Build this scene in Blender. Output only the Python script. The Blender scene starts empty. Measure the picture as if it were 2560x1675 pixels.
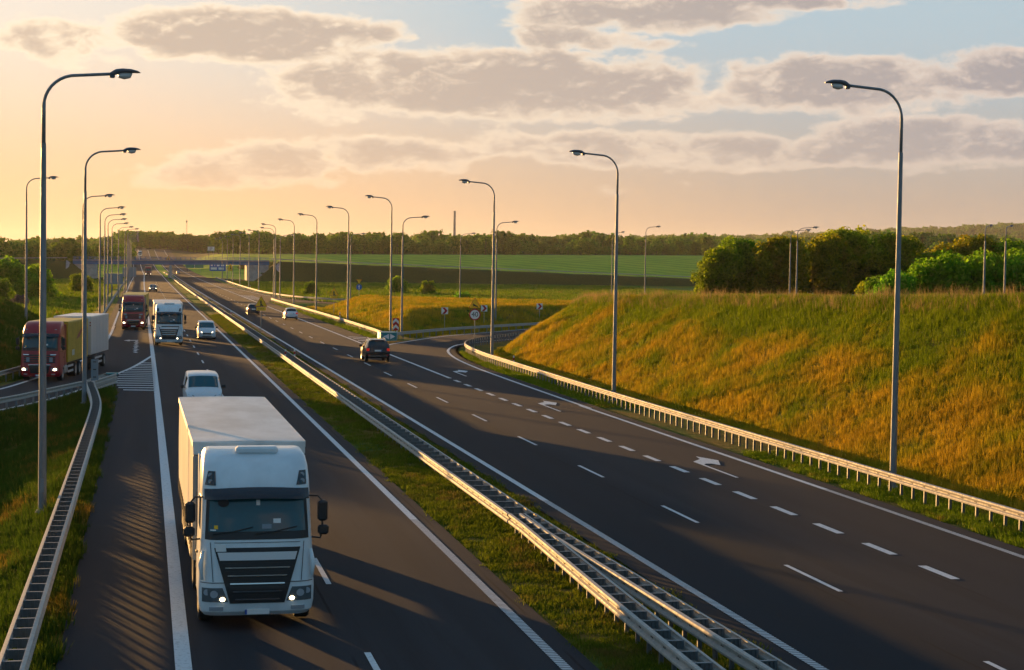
import bpy, math, random
import numpy as np
from mathutils import Vector, Matrix
R = math.radians
random.seed(7); rng = np.random.default_rng(7)
scene = bpy.context.scene
col = scene.collection

# ------------------------------------------------------------------ camera
CAM_H = 8.4735
cam_d = bpy.data.cameras.new('camera'); cam = bpy.data.objects.new('camera', cam_d); col.objects.link(cam)
yaw, pit, rol = 0.207771, 0.0419876, 0.0152055
fw = Vector((math.sin(yaw)*math.cos(pit), math.cos(yaw)*math.cos(pit), -math.sin(pit)))
rt = Vector((math.cos(yaw), -math.sin(yaw), 0)); up = rt.cross(fw)
c_, s_ = math.cos(rol), math.sin(rol)
rt2 = rt*c_ + up*s_; up2 = up*c_ - rt*s_
m = Matrix((rt2, up2, -fw)).transposed().to_4x4(); m.translation = Vector((0, 0, CAM_H))
cam.matrix_world = m
cam_d.sensor_width = 36.0; cam_d.lens = 61.114; cam_d.clip_start = 0.5; cam_d.clip_end = 30000
scene.camera = cam

# ------------------------------------------------------------------ sun and sky
SUN_AZ, SUN_EL = R(-20.0), R(3.0)          # azimuth measured from +Y (along the road), negative = to the left
sun_dir = Vector((math.sin(SUN_AZ)*math.cos(SUN_EL), math.cos(SUN_AZ)*math.cos(SUN_EL), math.sin(SUN_EL)))
sl = bpy.data.lights.new('sun', 'SUN'); sun = bpy.data.objects.new('sun', sl); col.objects.link(sun)
sun.rotation_euler = (-sun_dir).to_track_quat('-Z', 'Y').to_euler()
sl.energy = 5.0; sl.angle = R(0.55); sl.color = (1.0, 0.53, 0.16)
scene.view_settings.view_transform = 'Standard'; scene.view_settings.look = 'None'
scene.view_settings.exposure = 1.15; scene.view_settings.gamma = 1.0
scene.view_settings.use_curve_mapping = False
scene.cycles.use_denoising = True
scene.cycles.use_adaptive_sampling = True; scene.cycles.adaptive_threshold = 0.025
scene.cycles.max_bounces = 4; scene.cycles.diffuse_bounces = 3; scene.cycles.glossy_bounces = 2
scene.cycles.transmission_bounces = 4; scene.cycles.transparent_max_bounces = 8; scene.cycles.volume_bounces = 0
scene.cycles.sample_clamp_indirect = 6.0

world = bpy.data.worlds.new('World'); scene.world = world; world.use_nodes = True
wt = world.node_tree; wn = wt.nodes; wl = wt.links
for n in list(wn): wn.remove(n)
def N(t, **k):
    n = wn.new(t)
    for a, b in k.items(): setattr(n, a, b)
    return n
def mth(op, a, b=None, clamp=False):
    n = N('ShaderNodeMath', operation=op, use_clamp=clamp)
    for i, v in enumerate((a, b)):
        if v is None: continue
        if isinstance(v, (int, float)): n.inputs[i].default_value = v
        else: wl.new(v, n.inputs[i])
    return n.outputs[0]
def maprange(v, a, b, c=0.0, d=1.0, smooth=True):
    n = N('ShaderNodeMapRange'); n.interpolation_type = 'SMOOTHSTEP' if smooth else 'LINEAR'; n.clamp = True
    wl.new(v, n.inputs[0])
    for i, x in enumerate((a, b, c, d)): n.inputs[i+1].default_value = x
    return n.outputs[0]
def mixc(f, a, b, bt='MIX'):
    n = N('ShaderNodeMix', data_type='RGBA', blend_type=bt)
    if isinstance(f, (int, float)): n.inputs[0].default_value = f
    else: wl.new(f, n.inputs[0])
    for i, v in ((6, a), (7, b)):
        if isinstance(v, tuple): n.inputs[i].default_value = (*v, 1)
        else: wl.new(v, n.inputs[i])
    return n.outputs[2]
tc = N('ShaderNodeTexCoord'); sep = N('ShaderNodeSeparateXYZ'); wl.new(tc.outputs['Generated'], sep.inputs[0])
dx, dy, dz = sep.outputs
az = mth('MULTIPLY', mth('ARCTAN2', dx, dy), 57.29578)
el = mth('MULTIPLY', mth('ARCSINE', dz), 57.29578)
sky = N('ShaderNodeTexSky'); sky.sky_type = 'NISHITA'; sky.sun_disc = False
sky.sun_elevation = SUN_EL; sky.sun_rotation = SUN_AZ
sky.air_density = 1.0; sky.dust_density = 2.2; sky.ozone_density = 1.6; sky.altitude = 50
SKY_K = 0.06
base = mixc(1.0, sky.outputs[0], (SKY_K, SKY_K, SKY_K), 'MULTIPLY')
# angular nearness to the sun, used by haze and clouds
dot = N('ShaderNodeVectorMath', operation='DOT_PRODUCT'); wl.new(tc.outputs['Generated'], dot.inputs[0]); dot.inputs[1].default_value = sun_dir
near_sun = maprange(dot.outputs['Value'], 0.60, 1.0)
high = maprange(el, 0.8, 8.5)
# thin evening haze that lights up round the sun and lies along the horizon
away = maprange(dot.outputs['Value'], 0.45, -0.15)
glow = maprange(dot.outputs['Value'], 0.82, 1.0)
near_low = maprange(dot.outputs['Value'], 0.70, 1.0)
hazelow = mixc(away, mixc(near_low, (0.268, 0.222, 0.190), (0.565, 0.355, 0.190)), (0.14, 0.225, 0.28))
hazehigh = mixc(away, mixc(glow, (0.268, 0.345, 0.390), (0.56, 0.50, 0.43)), (0.12, 0.245, 0.34))
zenith = mixc(near_sun, (0.060, 0.155, 0.26), (0.14, 0.215, 0.29))
hazec = mixc(maprange(el, 9.0, 36.0), mixc(high, hazelow, hazehigh), zenith)
skyc = mixc(maprange(el, -2.0, 60.0, 0.95, 0.85), base, hazec)
# clouds: banks given by direction (azimuth, elevation in degrees), broken up by noise
def noise(sx, sy, ox, oy, detail, rough, dist=0.0):
    cb = N('ShaderNodeCombineXYZ')
    wl.new(mth('ADD', mth('MULTIPLY', az, sx), ox), cb.inputs[0]); wl.new(mth('ADD', mth('MULTIPLY', el, sy), oy), cb.inputs[1])
    n = N('ShaderNodeTexNoise'); n.inputs['Scale'].default_value = 1.0; n.inputs['Detail'].default_value = detail
    n.inputs['Roughness'].default_value = rough; n.inputs['Distortion'].default_value = dist
    wl.new(cb.outputs[0], n.inputs['Vector']); return n.outputs['Fac']
BANKS = [  # az, el, half width, half height, weight
(2.95, 7.16, 4.25, 0.88, 1.15),
(3.78, 7.48, 1.84, 0.64, 0.90),
(-2.58, 6.76, 2.41, 0.78, 0.75),
(-0.59, 7.18, 1.28, 0.57, 0.60),
(11.22, 5.80, 7.37, 1.11, 1.15),
(5.74, 5.41, 2.69, 0.85, 0.85),
(15.44, 5.72, 3.26, 1.06, 0.90),
(22.52, 5.81, 4.68, 0.94, 1.00),
(27.32, 6.17, 2.13, 0.92, 0.85),
(16.10, 8.16, 4.82, 0.68, 0.95),
(13.73, 7.36, 2.84, 0.54, 0.70),
(20.27, 8.47, 4.25, 0.31, 0.70),
(4.09, 3.15, 3.12, 0.71, 0.85),
(7.72, 3.37, 3.69, 0.62, 0.80),
(2.99, 2.64, 4.68, 0.48, 0.65),
(14.78, 3.76, 4.96, 0.60, 0.85),
(18.99, 3.52, 4.25, 0.48, 0.75),
(25.13, 4.02, 4.68, 0.82, 0.95),
(21.06, 3.74, 4.68, 0.57, 0.80),
(7.75, 7.39, 0.85, 0.37, 0.70),
(8.31, 7.27, 0.57, 0.31, 0.55),
(16.54, 7.11, 1.56, 0.23, 0.55),
(7.12, 6.62, 1.56, 0.26, 0.60),
(9.09, 6.60, 2.13, 0.26, 0.55),
(38.0, 5.0, 6.0, 1.2, 0.9), (-14.0, 5.2, 5.0, 0.9, 0.9), (-40.0, 6.0, 8.0, 1.3, 0.9), (60.0, 4.5, 9.0, 1.0, 0.9), (95.0, 6.0, 12.0, 1.4, 0.9), (-80.0, 5.0, 12.0, 1.2, 0.9), (150.0, 6.0, 16.0, 1.5, 0.9), (-140.0, 5.5, 16.0, 1.4, 0.9)
]
cover = None
for a0, e0, w0, h0, k0 in BANKS:
    u = mth('MULTIPLY', mth('SUBTRACT', az, a0), 1.0/(w0*1.25)); v = mth('MULTIPLY', mth('SUBTRACT', el, e0), 1.0/(h0*1.4))
    b = mth('MULTIPLY', mth('SUBTRACT', 1.0, mth('ADD', mth('MULTIPLY', u, u), mth('MULTIPLY', v, v)), True), k0)
    cover = b if cover is None else mth('MAXIMUM', cover, b)
far_cov = mth('MULTIPLY', maprange(noise(0.05, 0.16, 3.1, 1.7, 2, 0.5), 0.5, 0.72), maprange(el, 9.5, 12.0))
cover = mth('MAXIMUM', cover, far_cov)
def dens(ox, oy):
    f1 = mth('MULTIPLY', mth('SUBTRACT', noise(0.34, 0.85, 11.3+ox*0.5, 4.2+oy*0.7, 3, 0.5, 0.2), 0.5), 1.9)
    f2 = mth('MULTIPLY', mth('SUBTRACT', noise(1.15, 2.1, 3.3+ox, 7.7+oy, 10, 0.60, 0.3), 0.5), 1.35)
    return mth('ADD', mth('ADD', f1, f2), mth('SUBTRACT', mth('MULTIPLY', cover, 1.45), 0.50))
d0 = dens(0, 0); d1 = dens(-0.10, 0.26)
cl = maprange(d0, -0.14, 0.42)
thick = maprange(d0, 0.02, 0.72)
lit = maprange(mth('SUBTRACT', d0, d1), 0.0, 0.60)
shade_c = mixc(near_sun, (0.21, 0.198, 0.212), (0.345, 0.28, 0.225))
lit_c = mixc(near_sun, (0.50, 0.41, 0.35), (0.70, 0.57, 0.41))
mid_c = mixc(thick, lit_c, shade_c)
cloud_c = mixc(mth('MULTIPLY', lit, 0.75), mid_c, lit_c)
lowfade = maprange(el, 1.0, 3.2)
cl = mth('MULTIPLY', mth('MULTIPLY', cl, lowfade), maprange(el, 2.5, 6.0, 0.62, 0.92))
final = mixc(cl, skyc, cloud_c)
bg = N('ShaderNodeBackground'); wl.new(final, bg.inputs[0]); bg.inputs[1].default_value = 0.785
wo = N('ShaderNodeOutputWorld'); wl.new(bg.outputs[0], wo.inputs[0])

# ------------------------------------------------------------------ helpers
def link(o):
    col.objects.link(o); return o
def tag(o, label=None, cat=None, group=None, kind=None):
    if label: o['label'] = label
    if cat: o['category'] = cat
    if group: o['group'] = group
    if kind: o['kind'] = kind
    return o
def thing(name, label, cat, loc=(0, 0, 0), rz=0.0, group=None):
    o = link(bpy.data.objects.new(name, None)); o.location = loc; o.rotation_euler = (0, 0, rz); o.empty_display_size = 0.3
    return tag(o, label, cat, group)
def copy_tree(o, parent=None):
    c = o.copy(); link(c)
    c.parent = parent
    for ch in o.children: copy_tree(ch, c)
    return c

class MB:
    def __init__(s): s.v = []; s.f = []
    def add(s, vs, fs):
        b = len(s.v); s.v += [tuple(v) for v in vs]; s.f += [tuple(i+b for i in f) for f in fs]; return s
    def box(s, x0, x1, y0, y1, z0, z1):
        vs = [(x, y, z) for z in (z0, z1) for y in (y0, y1) for x in (x0, x1)]
        return s.add(vs, [(0, 2, 3, 1), (4, 5, 7, 6), (0, 1, 5, 4), (2, 6, 7, 3), (0, 4, 6, 2), (1, 3, 7, 5)])
    def bbox(s, x0, x1, y0, y1, z0, z1, b=0.02):
        # box with chamfered edges
        xs = (x0, x0+b, x1-b, x1); ys = (y0, y0+b, y1-b, y1); zs = (z0, z0+b, z1-b, z1)
        vs = []; idx = {}
        for i in (0, 1, 2, 3):
            for j in (0, 1, 2, 3):
                for k in (0, 1, 2, 3):
                    if (i in (0, 3)) + (j in (0, 3)) + (k in (0, 3)) == 1:
                        idx[i, j, k] = len(vs); vs.append((xs[i], ys[j], zs[k]))
        F = []
        q = lambda *p: F.append(tuple(idx[t] for t in p))
        for i in (0, 3): q((i, 1, 1), (i, 2, 1), (i, 2, 2), (i, 1, 2)); q((1, i, 1), (2, i, 1), (2, i, 2), (1, i, 2)); q((1, 1, i), (2, 1, i), (2, 2, i), (1, 2, i))
        for a in (0, 3):
            for b2 in (0, 3):
                ai = 1 if a == 0 else 2; bi = 1 if b2 == 0 else 2
                q((a, bi, 1), (a, bi, 2), (ai, b2, 2), (ai, b2, 1)); q((a, 1, bi), (a, 2, bi), (ai, 2, b2), (ai, 1, b2)); q((1, a, bi), (2, a, bi), (2, ai, b2), (1, ai, b2))
                for c in (0, 3):
                    ci = 1 if c == 0 else 2
                    q((a, bi, ci), (ai, b2, ci), (ai, bi, c))
        return s.add(vs, F)
    def tube(s, pts, rs, n=8, cap=True):
        pts = [Vector(p) for p in pts]
        if isinstance(rs, (int, float)): rs = [rs]*len(pts)
        rings = []; ref = None
        for i, p in enumerate(pts):
            t = (pts[min(i+1, len(pts)-1)] - pts[max(i-1, 0)]).normalized()
            if ref is None: ref = Vector((1, 0, 0)) if abs(t.x) < 0.9 else Vector((0, 1, 0))
            a = (ref - t*ref.dot(t)).normalized(); b = t.cross(a); ref = a
            rings.append([p + (a*math.cos(2*math.pi*k/n) + b*math.sin(2*math.pi*k/n))*rs[i] for k in range(n)])
        vs = [v for r in rings for v in r]
        fs = [(i*n+k, i*n+(k+1) % n, (i+1)*n+(k+1) % n, (i+1)*n+k) for i in range(len(pts)-1) for k in range(n)]
        if cap: fs += [tuple(range(n-1, -1, -1)), tuple((len(pts)-1)*n+k for k in range(n))]
        return s.add(vs, fs)
    def grid(s, P, closed=False):
        # P: list of rows of points
        n = len(P[0]); vs = [p for r in P for p in r]
        fs = [(i*n+j, i*n+(j+1) % n, (i+1)*n+(j+1) % n, (i+1)*n+j) for i in range(len(P)-1) for j in range(n if closed else n-1)]
        return s.add(vs, fs)
    def poly(s, pts): return s.add(pts, [tuple(range(len(pts)))])
    def prism(s, pts, d):
        # closed outline pts extruded by vector d
        n = len(pts); d = Vector(d); a = [Vector(p) for p in pts]
        vs = a + [p + d for p in a]
        return s.add(vs, [tuple(range(n-1, -1, -1)), tuple(range(n, 2*n))] + [(i, (i+1) % n, n+(i+1) % n, n+i) for i in range(n)])
    def wheel(s, c, r, w, n=20, axis='x'):
        # solid disc with rounded shoulders about the x axis
        prof = [(-w/2, r*0.62), (-w/2, r*0.93), (-w/2+0.04*min(1, w*4), r), (w/2-0.04*min(1, w*4), r), (w/2, r*0.93), (w/2, r*0.62)]
        rows = [[(c[0]+px, c[1]+pr*math.cos(2*math.pi*k/n), c[2]+pr*math.sin(2*math.pi*k/n)) for k in range(n)] for px, pr in prof]
        s.grid(rows, True); b = len(s.v)
        return s
    def disc(s, c, r, w, n=16):
        rows = [[(c[0]+px, c[1]+pr*math.cos(2*math.pi*k/n), c[2]+pr*math.sin(2*math.pi*k/n)) for k in range(n)] for px, pr in ((-w/2, r), (-w/2+0.02, r*0.55), (w/2-0.02, r*0.55), (w/2, r))]
        s.grid(rows, True)
        for px in (-w/2+0.02, w/2-0.02):
            s.poly([(c[0]+px, c[1]+r*.55*math.cos(2*math.pi*k/n), c[2]+r*.55*math.sin(2*math.pi*k/n)) for k in range(n)])
        return s
    def mesh(s, name, smooth=False):
        me = bpy.data.meshes.new(name); me.from_pydata(s.v, [], s.f); me.update()
        if smooth: me.polygons.foreach_set('use_smooth', [True]*len(me.polygons))
        return me
    def build(s, name, mat, parent=None, smooth=False, loc=None, split=None):
        me = s.mesh(name, smooth or split is not None)
        if split is not None:
            try: me.set_sharp_from_angle(angle=R(split))
            except Exception: pass
        me.materials.append(mat)
        o = link(bpy.data.objects.new(name, me)); o.parent = parent
        if loc: o.location = loc
        return o
def inst(name, me, parent=None, loc=(0, 0, 0), rz=0.0, sc=None):
    o = link(bpy.data.objects.new(name, me)); o.parent = parent; o.location = loc; o.rotation_euler = (0, 0, rz)
    if sc: o.scale = sc
    return o

# ------------------------------------------------------------------ materials
MATS = {}
class NT:
    def __init__(s, mat): s.t = mat.node_tree; s.n = s.t.nodes; s.l = s.t.links
    def new(s, t, **k):
        n = s.n.new(t)
        for a, b in k.items(): setattr(n, a, b)
        return n
    def noise(s, vec, scale, detail=4, rough=0.55):
        n = s.new('ShaderNodeTexNoise'); n.inputs['Scale'].default_value = scale; n.inputs['Detail'].default_value = detail; n.inputs['Roughness'].default_value = rough
        if vec is not None: s.l.new(vec, n.inputs['Vector'])
        return n.outputs['Fac']
    def ramp(s, f, stops):
        n = s.new('ShaderNodeValToRGB'); e = n.color_ramp.elements
        while len(e) < len(stops): e.new(0.5)
        for i, (p, c) in enumerate(stops): e[i].position = p; e[i].color = (*c, 1)
        s.l.new(f, n.inputs[0]); return n.outputs[0]
    def mix(s, f, a, b, bt='MIX'):
        n = s.new('ShaderNodeMix', data_type='RGBA', blend_type=bt)
        if isinstance(f, (int, float)): n.inputs[0].default_value = f
        else: s.l.new(f, n.inputs[0])
        for i, v in ((6, a), (7, b)):
            if isinstance(v, tuple): n.inputs[i].default_value = (*v, 1)
            else: s.l.new(v, n.inputs[i])
        return n.outputs[2]
    def math(s, op, a, b=None, clamp=False):
        n = s.new('ShaderNodeMath', operation=op, use_clamp=clamp)
        for i, v in enumerate((a, b)):
            if v is None: continue
            if isinstance(v, (int, float)): n.inputs[i].default_value = v
            else: s.l.new(v, n.inputs[i])
        return n.outputs[0]
    def mr(s, v, a, b, c=0.0, d=1.0):
        n = s.new('ShaderNodeMapRange'); n.interpolation_type = 'SMOOTHSTEP'; s.l.new(v, n.inputs[0])
        for i, x in enumerate((a, b, c, d)): n.inputs[i+1].default_value = x
        return n.outputs[0]
    def pos(s): return s.new('ShaderNodeNewGeometry').outputs['Position']
    def stretch(s, vec, sc):
        n = s.new('ShaderNodeVectorMath', operation='MULTIPLY'); s.l.new(vec, n.inputs[0]); n.inputs[1].default_value = sc; return n.outputs[0]
    def bump(s, h, strength, dist=0.02):
        n = s.new('ShaderNodeBump'); n.inputs['Strength'].default_value = strength; n.inputs['Distance'].default_value = dist
        s.l.new(h, n.inputs['Height']); return n.outputs[0]
def mat(name, color=(0.5, 0.5, 0.5), rough=0.5, metal=0.0, spec=0.5, emit=None, estr=1.0, coat=0.0):
    m = bpy.data.materials.new(name); m.use_nodes = True; b = m.node_tree.nodes['Principled BSDF']
    b.inputs['Base Color'].default_value = (*color, 1); b.inputs['Roughness'].default_value = rough; b.inputs['Metallic'].default_value = metal
    b.inputs['Specular IOR Level'].default_value = spec; b.inputs['Coat Weight'].default_value = coat
    if emit: b.inputs['Emission Color'].default_value = (*emit, 1); b.inputs['Emission Strength'].default_value = estr
    MATS[name] = m; return m
def bsdf(m): return m.node_tree.nodes['Principled BSDF']
def speckle(m, c0, c1, scale, detail=5, stretch=(1, 1, 1), coord='pos', bump=0.0, lo=0.35, hi=0.65):
    t = NT(m); v = t.pos() if coord == 'pos' else t.new('ShaderNodeTexCoord').outputs['Object']
    f = t.noise(t.stretch(v, stretch), scale, detail, 0.6)
    t.l.new(t.ramp(f, [(lo, c0), (hi, c1)]), bsdf(m).inputs['Base Color'])
    if bump: t.l.new(t.bump(f, bump), bsdf(m).inputs['Normal'])
    return m
# asphalt: aggregate grain, wheel tracks run along the lanes, faint patches
def asphalt(name):
    m = mat(name, (0.03, 0.03, 0.032), 0.9, spec=0.12); t = NT(m); p = t.pos()
    fine = t.noise(p, 26, 3, 0.7); big = t.noise(t.stretch(p, (0.5, 0.03, 1)), 1.0, 4, 0.55); grain = t.noise(t.stretch(p, (3.0, 0.12, 1)), 1.0, 5, 0.6)
    a = t.ramp(fine, [(0.3, (0.014, 0.017, 0.023)), (0.7, (0.034, 0.038, 0.047))])
    a = t.mix(t.mr(big, 0.35, 0.7, 0.0, 0.5), a, (0.033, 0.034, 0.040))
    a = t.mix(t.mr(grain, 0.52, 0.72, 0.0, 0.4), a, (0.016, 0.016, 0.019))
    # right carriageway's fast lane: soft-edged shadow band painted into the asphalt colour
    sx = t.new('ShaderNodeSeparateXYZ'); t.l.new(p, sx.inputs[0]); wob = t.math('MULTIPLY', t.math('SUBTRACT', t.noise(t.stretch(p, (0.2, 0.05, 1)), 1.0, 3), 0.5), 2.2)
    xx = t.math('ADD', sx.outputs[0], wob); lane_shade = t.math('MULTIPLY', t.mr(xx, 13.0, 13.8), t.mr(xx, 19.0, 17.6)); a = t.mix(t.math('MULTIPLY', lane_shade, 0.95), a, t.ramp(fine, [(0.3, (0.008, 0.011, 0.016)), (0.7, (0.020, 0.025, 0.033))]))
    trk = t.math('COSINE', t.math('MULTIPLY', t.math('SUBTRACT', t.math('ADD', sx.outputs[0], t.math('MULTIPLY', wob, 0.12)), 3.71), 3.264)); a = t.mix(t.math('MULTIPLY', t.mr(trk, 0.0, 1.0), t.mr(big, 0.3, 0.7, 0.08, 0.5)), a, (0.013, 0.014, 0.017))
    for xj in (4.36, 9.0, 17.38, 21.30):
        jn = t.math('ABSOLUTE', t.math('SUBTRACT', t.math('ADD', sx.outputs[0], t.math('MULTIPLY', t.math('SUBTRACT', t.noise(t.stretch(p, (0, 0.35, 0)), 1.0, 2), 0.5), 0.10)), xj))
        a = t.mix(t.math('MULTIPLY', t.mr(jn, 0.05, 0.02), t.mr(t.noise(t.stretch(p, (0, 0.11, 0)), 1.0, 2), 0.42, 0.55, 0.0, 0.8)), a, (0.008, 0.008, 0.010))
    ol = t.mr(xx, 18.5, 20.0); a = t.mix(t.math('MULTIPLY', ol, 0.5), a, t.ramp(fine, [(0.3, (0.016, 0.016, 0.019)), (0.7, (0.037, 0.036, 0.041))]))
    t.l.new(a, bsdf(m).inputs['Base Color'])
    t.l.new(t.mr(fine, 0.3, 0.7, 0.84, 0.97), bsdf(m).inputs['Roughness'])
    t.l.new(t.bump(fine, 0.35, 0.01), bsdf(m).inputs['Normal'])
    return m
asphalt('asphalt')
def paint(name, ribs):
    m = mat(name, (0.62, 0.63, 0.64), 0.8, spec=0.2); t = NT(m); p = t.pos()
    w = t.noise(p, 9, 5, 0.7); c = t.ramp(w, [(0.30, (0.34, 0.345, 0.35)), (0.48, (0.64, 0.65, 0.66))])
    if ribs:
        wv = t.new('ShaderNodeTexWave', wave_type='BANDS', bands_direction='Y'); wv.inputs['Scale'].default_value = 1.0; wv.inputs['Distortion'].default_value = 0.4
        t.l.new(t.stretch(p, (1, 2.0, 1)), wv.inputs['Vector'])
        c = t.mix(t.mr(wv.outputs['Fac'], 0.45, 0.55), (0.16, 0.16, 0.165), c)
    t.l.new(c, bsdf(m).inputs['Base Color']); return m
paint('road_paint', False); paint('ribbed_paint', True)
# galvanised steel with faint spangle and streaks
def galv(name, c0, c1, metal=0.75, rough=0.42):
    m = mat(name, c1, rough, metal); t = NT(m); v = t.new('ShaderNodeTexCoord').outputs['Object']
    f = t.noise(t.stretch(v, (3, 3, 0.8)), 3.0, 6, 0.65)
    t.l.new(t.ramp(f, [(0.3, c0), (0.7, c1)]), bsdf(m).inputs['Base Color']); t.l.new(t.mr(f, 0.3, 0.7, rough+0.12, rough-0.08), bsdf(m).inputs['Roughness']); return m
galv('galvanised', (0.34, 0.325, 0.30), (0.45, 0.435, 0.405), 0.1, 0.68)
bsdf(MATS['galvanised']).inputs['Specular IOR Level'].default_value = 0.2
galv('lamp_steel', (0.15, 0.17, 0.185), (0.22, 0.24, 0.255), 0.3, 0.55)
galv('post_steel', (0.16, 0.17, 0.18), (0.26, 0.27, 0.28), 0.6, 0.55)
speckle(mat('concrete', (0.4, 0.39, 0.37), 0.85), (0.30, 0.29, 0.275), (0.46, 0.44, 0.41), 0.6, 8)
speckle(mat('paving_grey', (0.3, 0.3, 0.3), 0.9), (0.17, 0.17, 0.17), (0.28, 0.275, 0.27), 1.4, 6)
speckle(mat('bridge_paint', (0.16, 0.25, 0.34), 0.55), (0.025, 0.13, 0.32), (0.04, 0.18, 0.40), 0.5, 6)
speckle(mat('truck_white', (0.64, 0.71, 0.74), 0.32, coat=0.25), (0.57, 0.63, 0.66), (0.68, 0.755, 0.79), 1.6, 7, (1, 1, 0.35), 'obj'); mat('van_white', (0.62, 0.65, 0.68), 0.28, coat=0.3)
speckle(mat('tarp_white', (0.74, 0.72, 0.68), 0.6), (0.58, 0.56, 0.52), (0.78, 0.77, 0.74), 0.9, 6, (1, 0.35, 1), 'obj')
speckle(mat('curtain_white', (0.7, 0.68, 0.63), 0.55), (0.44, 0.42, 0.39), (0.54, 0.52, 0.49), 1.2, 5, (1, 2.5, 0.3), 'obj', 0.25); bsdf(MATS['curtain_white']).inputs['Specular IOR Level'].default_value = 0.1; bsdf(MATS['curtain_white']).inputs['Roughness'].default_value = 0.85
mat('truck_red', (0.30, 0.005, 0.012), 0.35, coat=0.15)
speckle(mat('container_yellow', (0.52, 0.33, 0.02), 0.5), (0.44, 0.28, 0.015), (0.56, 0.36, 0.025), 1.5, 4, (1, 1, 1), 'obj')
mat('tarp_yellow', (0.50, 0.34, 0.05), 0.6); mat('box_silver', (0.62, 0.63, 0.65), 0.35, 0.4)
mat('black_paint', (0.006, 0.007, 0.010), 0.22, coat=0.15); mat('dark_paint', (0.028, 0.032, 0.042), 0.22, coat=0.5)
mat('silver_paint', (0.42, 0.40, 0.40), 0.3, 0.5, coat=0.3)
mat('glass', (0.010, 0.022, 0.028), 0.05, spec=0.7); mat('windscreen', (0.014, 0.075, 0.095), 0.06, spec=0.55)
mat('plastic_black', (0.013, 0.014, 0.016), 0.5); mat('visor_dark', (0.012, 0.018, 0.028), 0.2)
speckle(mat('rubber', (0.02, 0.02, 0.02), 0.85), (0.014, 0.014, 0.014), (0.030, 0.029, 0.028), 8, 4, (1, 1, 1), 'obj')
mat('chrome', (0.62, 0.64, 0.66), 0.16, 0.95); mat('rim_steel', (0.35, 0.36, 0.37), 0.4, 0.7); mat('chassis', (0.03, 0.03, 0.032), 0.65)
mat('lens', (0.45, 0.50, 0.55), 0.08, 0.3); mat('lens_housing', (0.16, 0.19, 0.21), 0.12, 0.4); mat('lamp_on', (0.9, 0.8, 0.6), 0.3, emit=(1.0, 0.80, 0.48), estr=6.0)
mat('tail_red', (0.30, 0.006, 0.008), 0.15, coat=0.6); mat('tail_on', (0.5, 0.01, 0.01), 0.2, emit=(1.0, 0.03, 0.01), estr=0.12)
mat('plate', (0.72, 0.72, 0.70), 0.5); mat('plate_blue', (0.02, 0.08, 0.35), 0.5)
mat('sign_yellow', (0.95, 0.50, 0.004), 0.5); mat('sign_red', (0.42, 0.008, 0.012), 0.5); mat('sign_white', (0.74, 0.74, 0.72), 0.5)
mat('sign_black', (0.012, 0.012, 0.012), 0.6); mat('sign_blue', (0.008, 0.10, 0.40), 0.5); mat('sign_green', (0.01, 0.22, 0.12), 0.5)
mat('sign_back', (0.20, 0.25, 0.29), 0.55, 0.4); mat('teal', (0.01, 0.20, 0.22), 0.5); mat('lamp_head', (0.07, 0.085, 0.11), 0.45)
mat('lamp_glass', (0.5, 0.5, 0.48), 0.2); mat('billboard_print', (0.5, 0.4, 0.42), 0.6)
speckle(mat('chimney_brick', (0.25, 0.17, 0.14), 0.9), (0.30, 0.25, 0.22), (0.42, 0.36, 0.32), 0.2, 6)
speckle(mat('bark', (0.08, 0.06, 0.045), 0.95), (0.05, 0.038, 0.028), (0.11, 0.085, 0.065), 3, 5, (1, 1, 0.3), 'obj')

def leafmat(name, dark, light, trans=0.45, yellow=None):
    m = mat(name, light, 0.7, spec=0.12); t = NT(m); g = t.new('ShaderNodeNewGeometry')
    oi = t.new('ShaderNodeObjectInfo')
    rnd = g.outputs['Random Per Island']
    c = t.ramp(rnd, [(0.0, dark), (1.0, light)])
    if yellow: c = t.mix(t.mr(t.noise(g.outputs['Position'], 0.35, 2), 0.5, 0.72, 0, 0.7), c, yellow)
    hv = t.new('ShaderNodeHueSaturation'); t.l.new(c, hv.inputs['Color']); t.l.new(t.mr(oi.outputs['Random'], 0, 1, 0.8, 1.2), hv.inputs['Value']); t.l.new(t.mr(oi.outputs['Random'], 0, 1, 0.485, 0.515), hv.inputs['Hue'])
    c = hv.outputs[0]
    t.l.new(c, bsdf(m).inputs['Base Color'])
    tr = t.new('ShaderNodeBsdfTranslucent'); t.l.new(c, tr.inputs[0])
    mx = t.new('ShaderNodeMixShader'); mx.inputs[0].default_value = trans
    out = t.n['Material Output']; t.l.new(bsdf(m).outputs[0], mx.inputs[1]); t.l.new(tr.outputs[0], mx.inputs[2]); t.l.new(mx.outputs[0], out.inputs[0])
    return m
leafmat('leaf_green', (0.10, 0.20, 0.006), (0.32, 0.46, 0.014), 0.75)
leafmat('leaf_bright', (0.095, 0.23, 0.008), (0.25, 0.44, 0.016), 0.7)
leafmat('leaf_olive', (0.150, 0.195, 0.006), (0.42, 0.43, 0.012), 0.75, yellow=(0.40, 0.28, 0.02))
leafmat('leaf_far', (0.065, 0.14, 0.008), (0.18, 0.28, 0.016))
leafmat('leaf_yellow', (0.14, 0.15, 0.01), (0.25, 0.24, 0.015)); leafmat('leaf_lilac', (0.10, 0.085, 0.08), (0.20, 0.17, 0.17))
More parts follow.
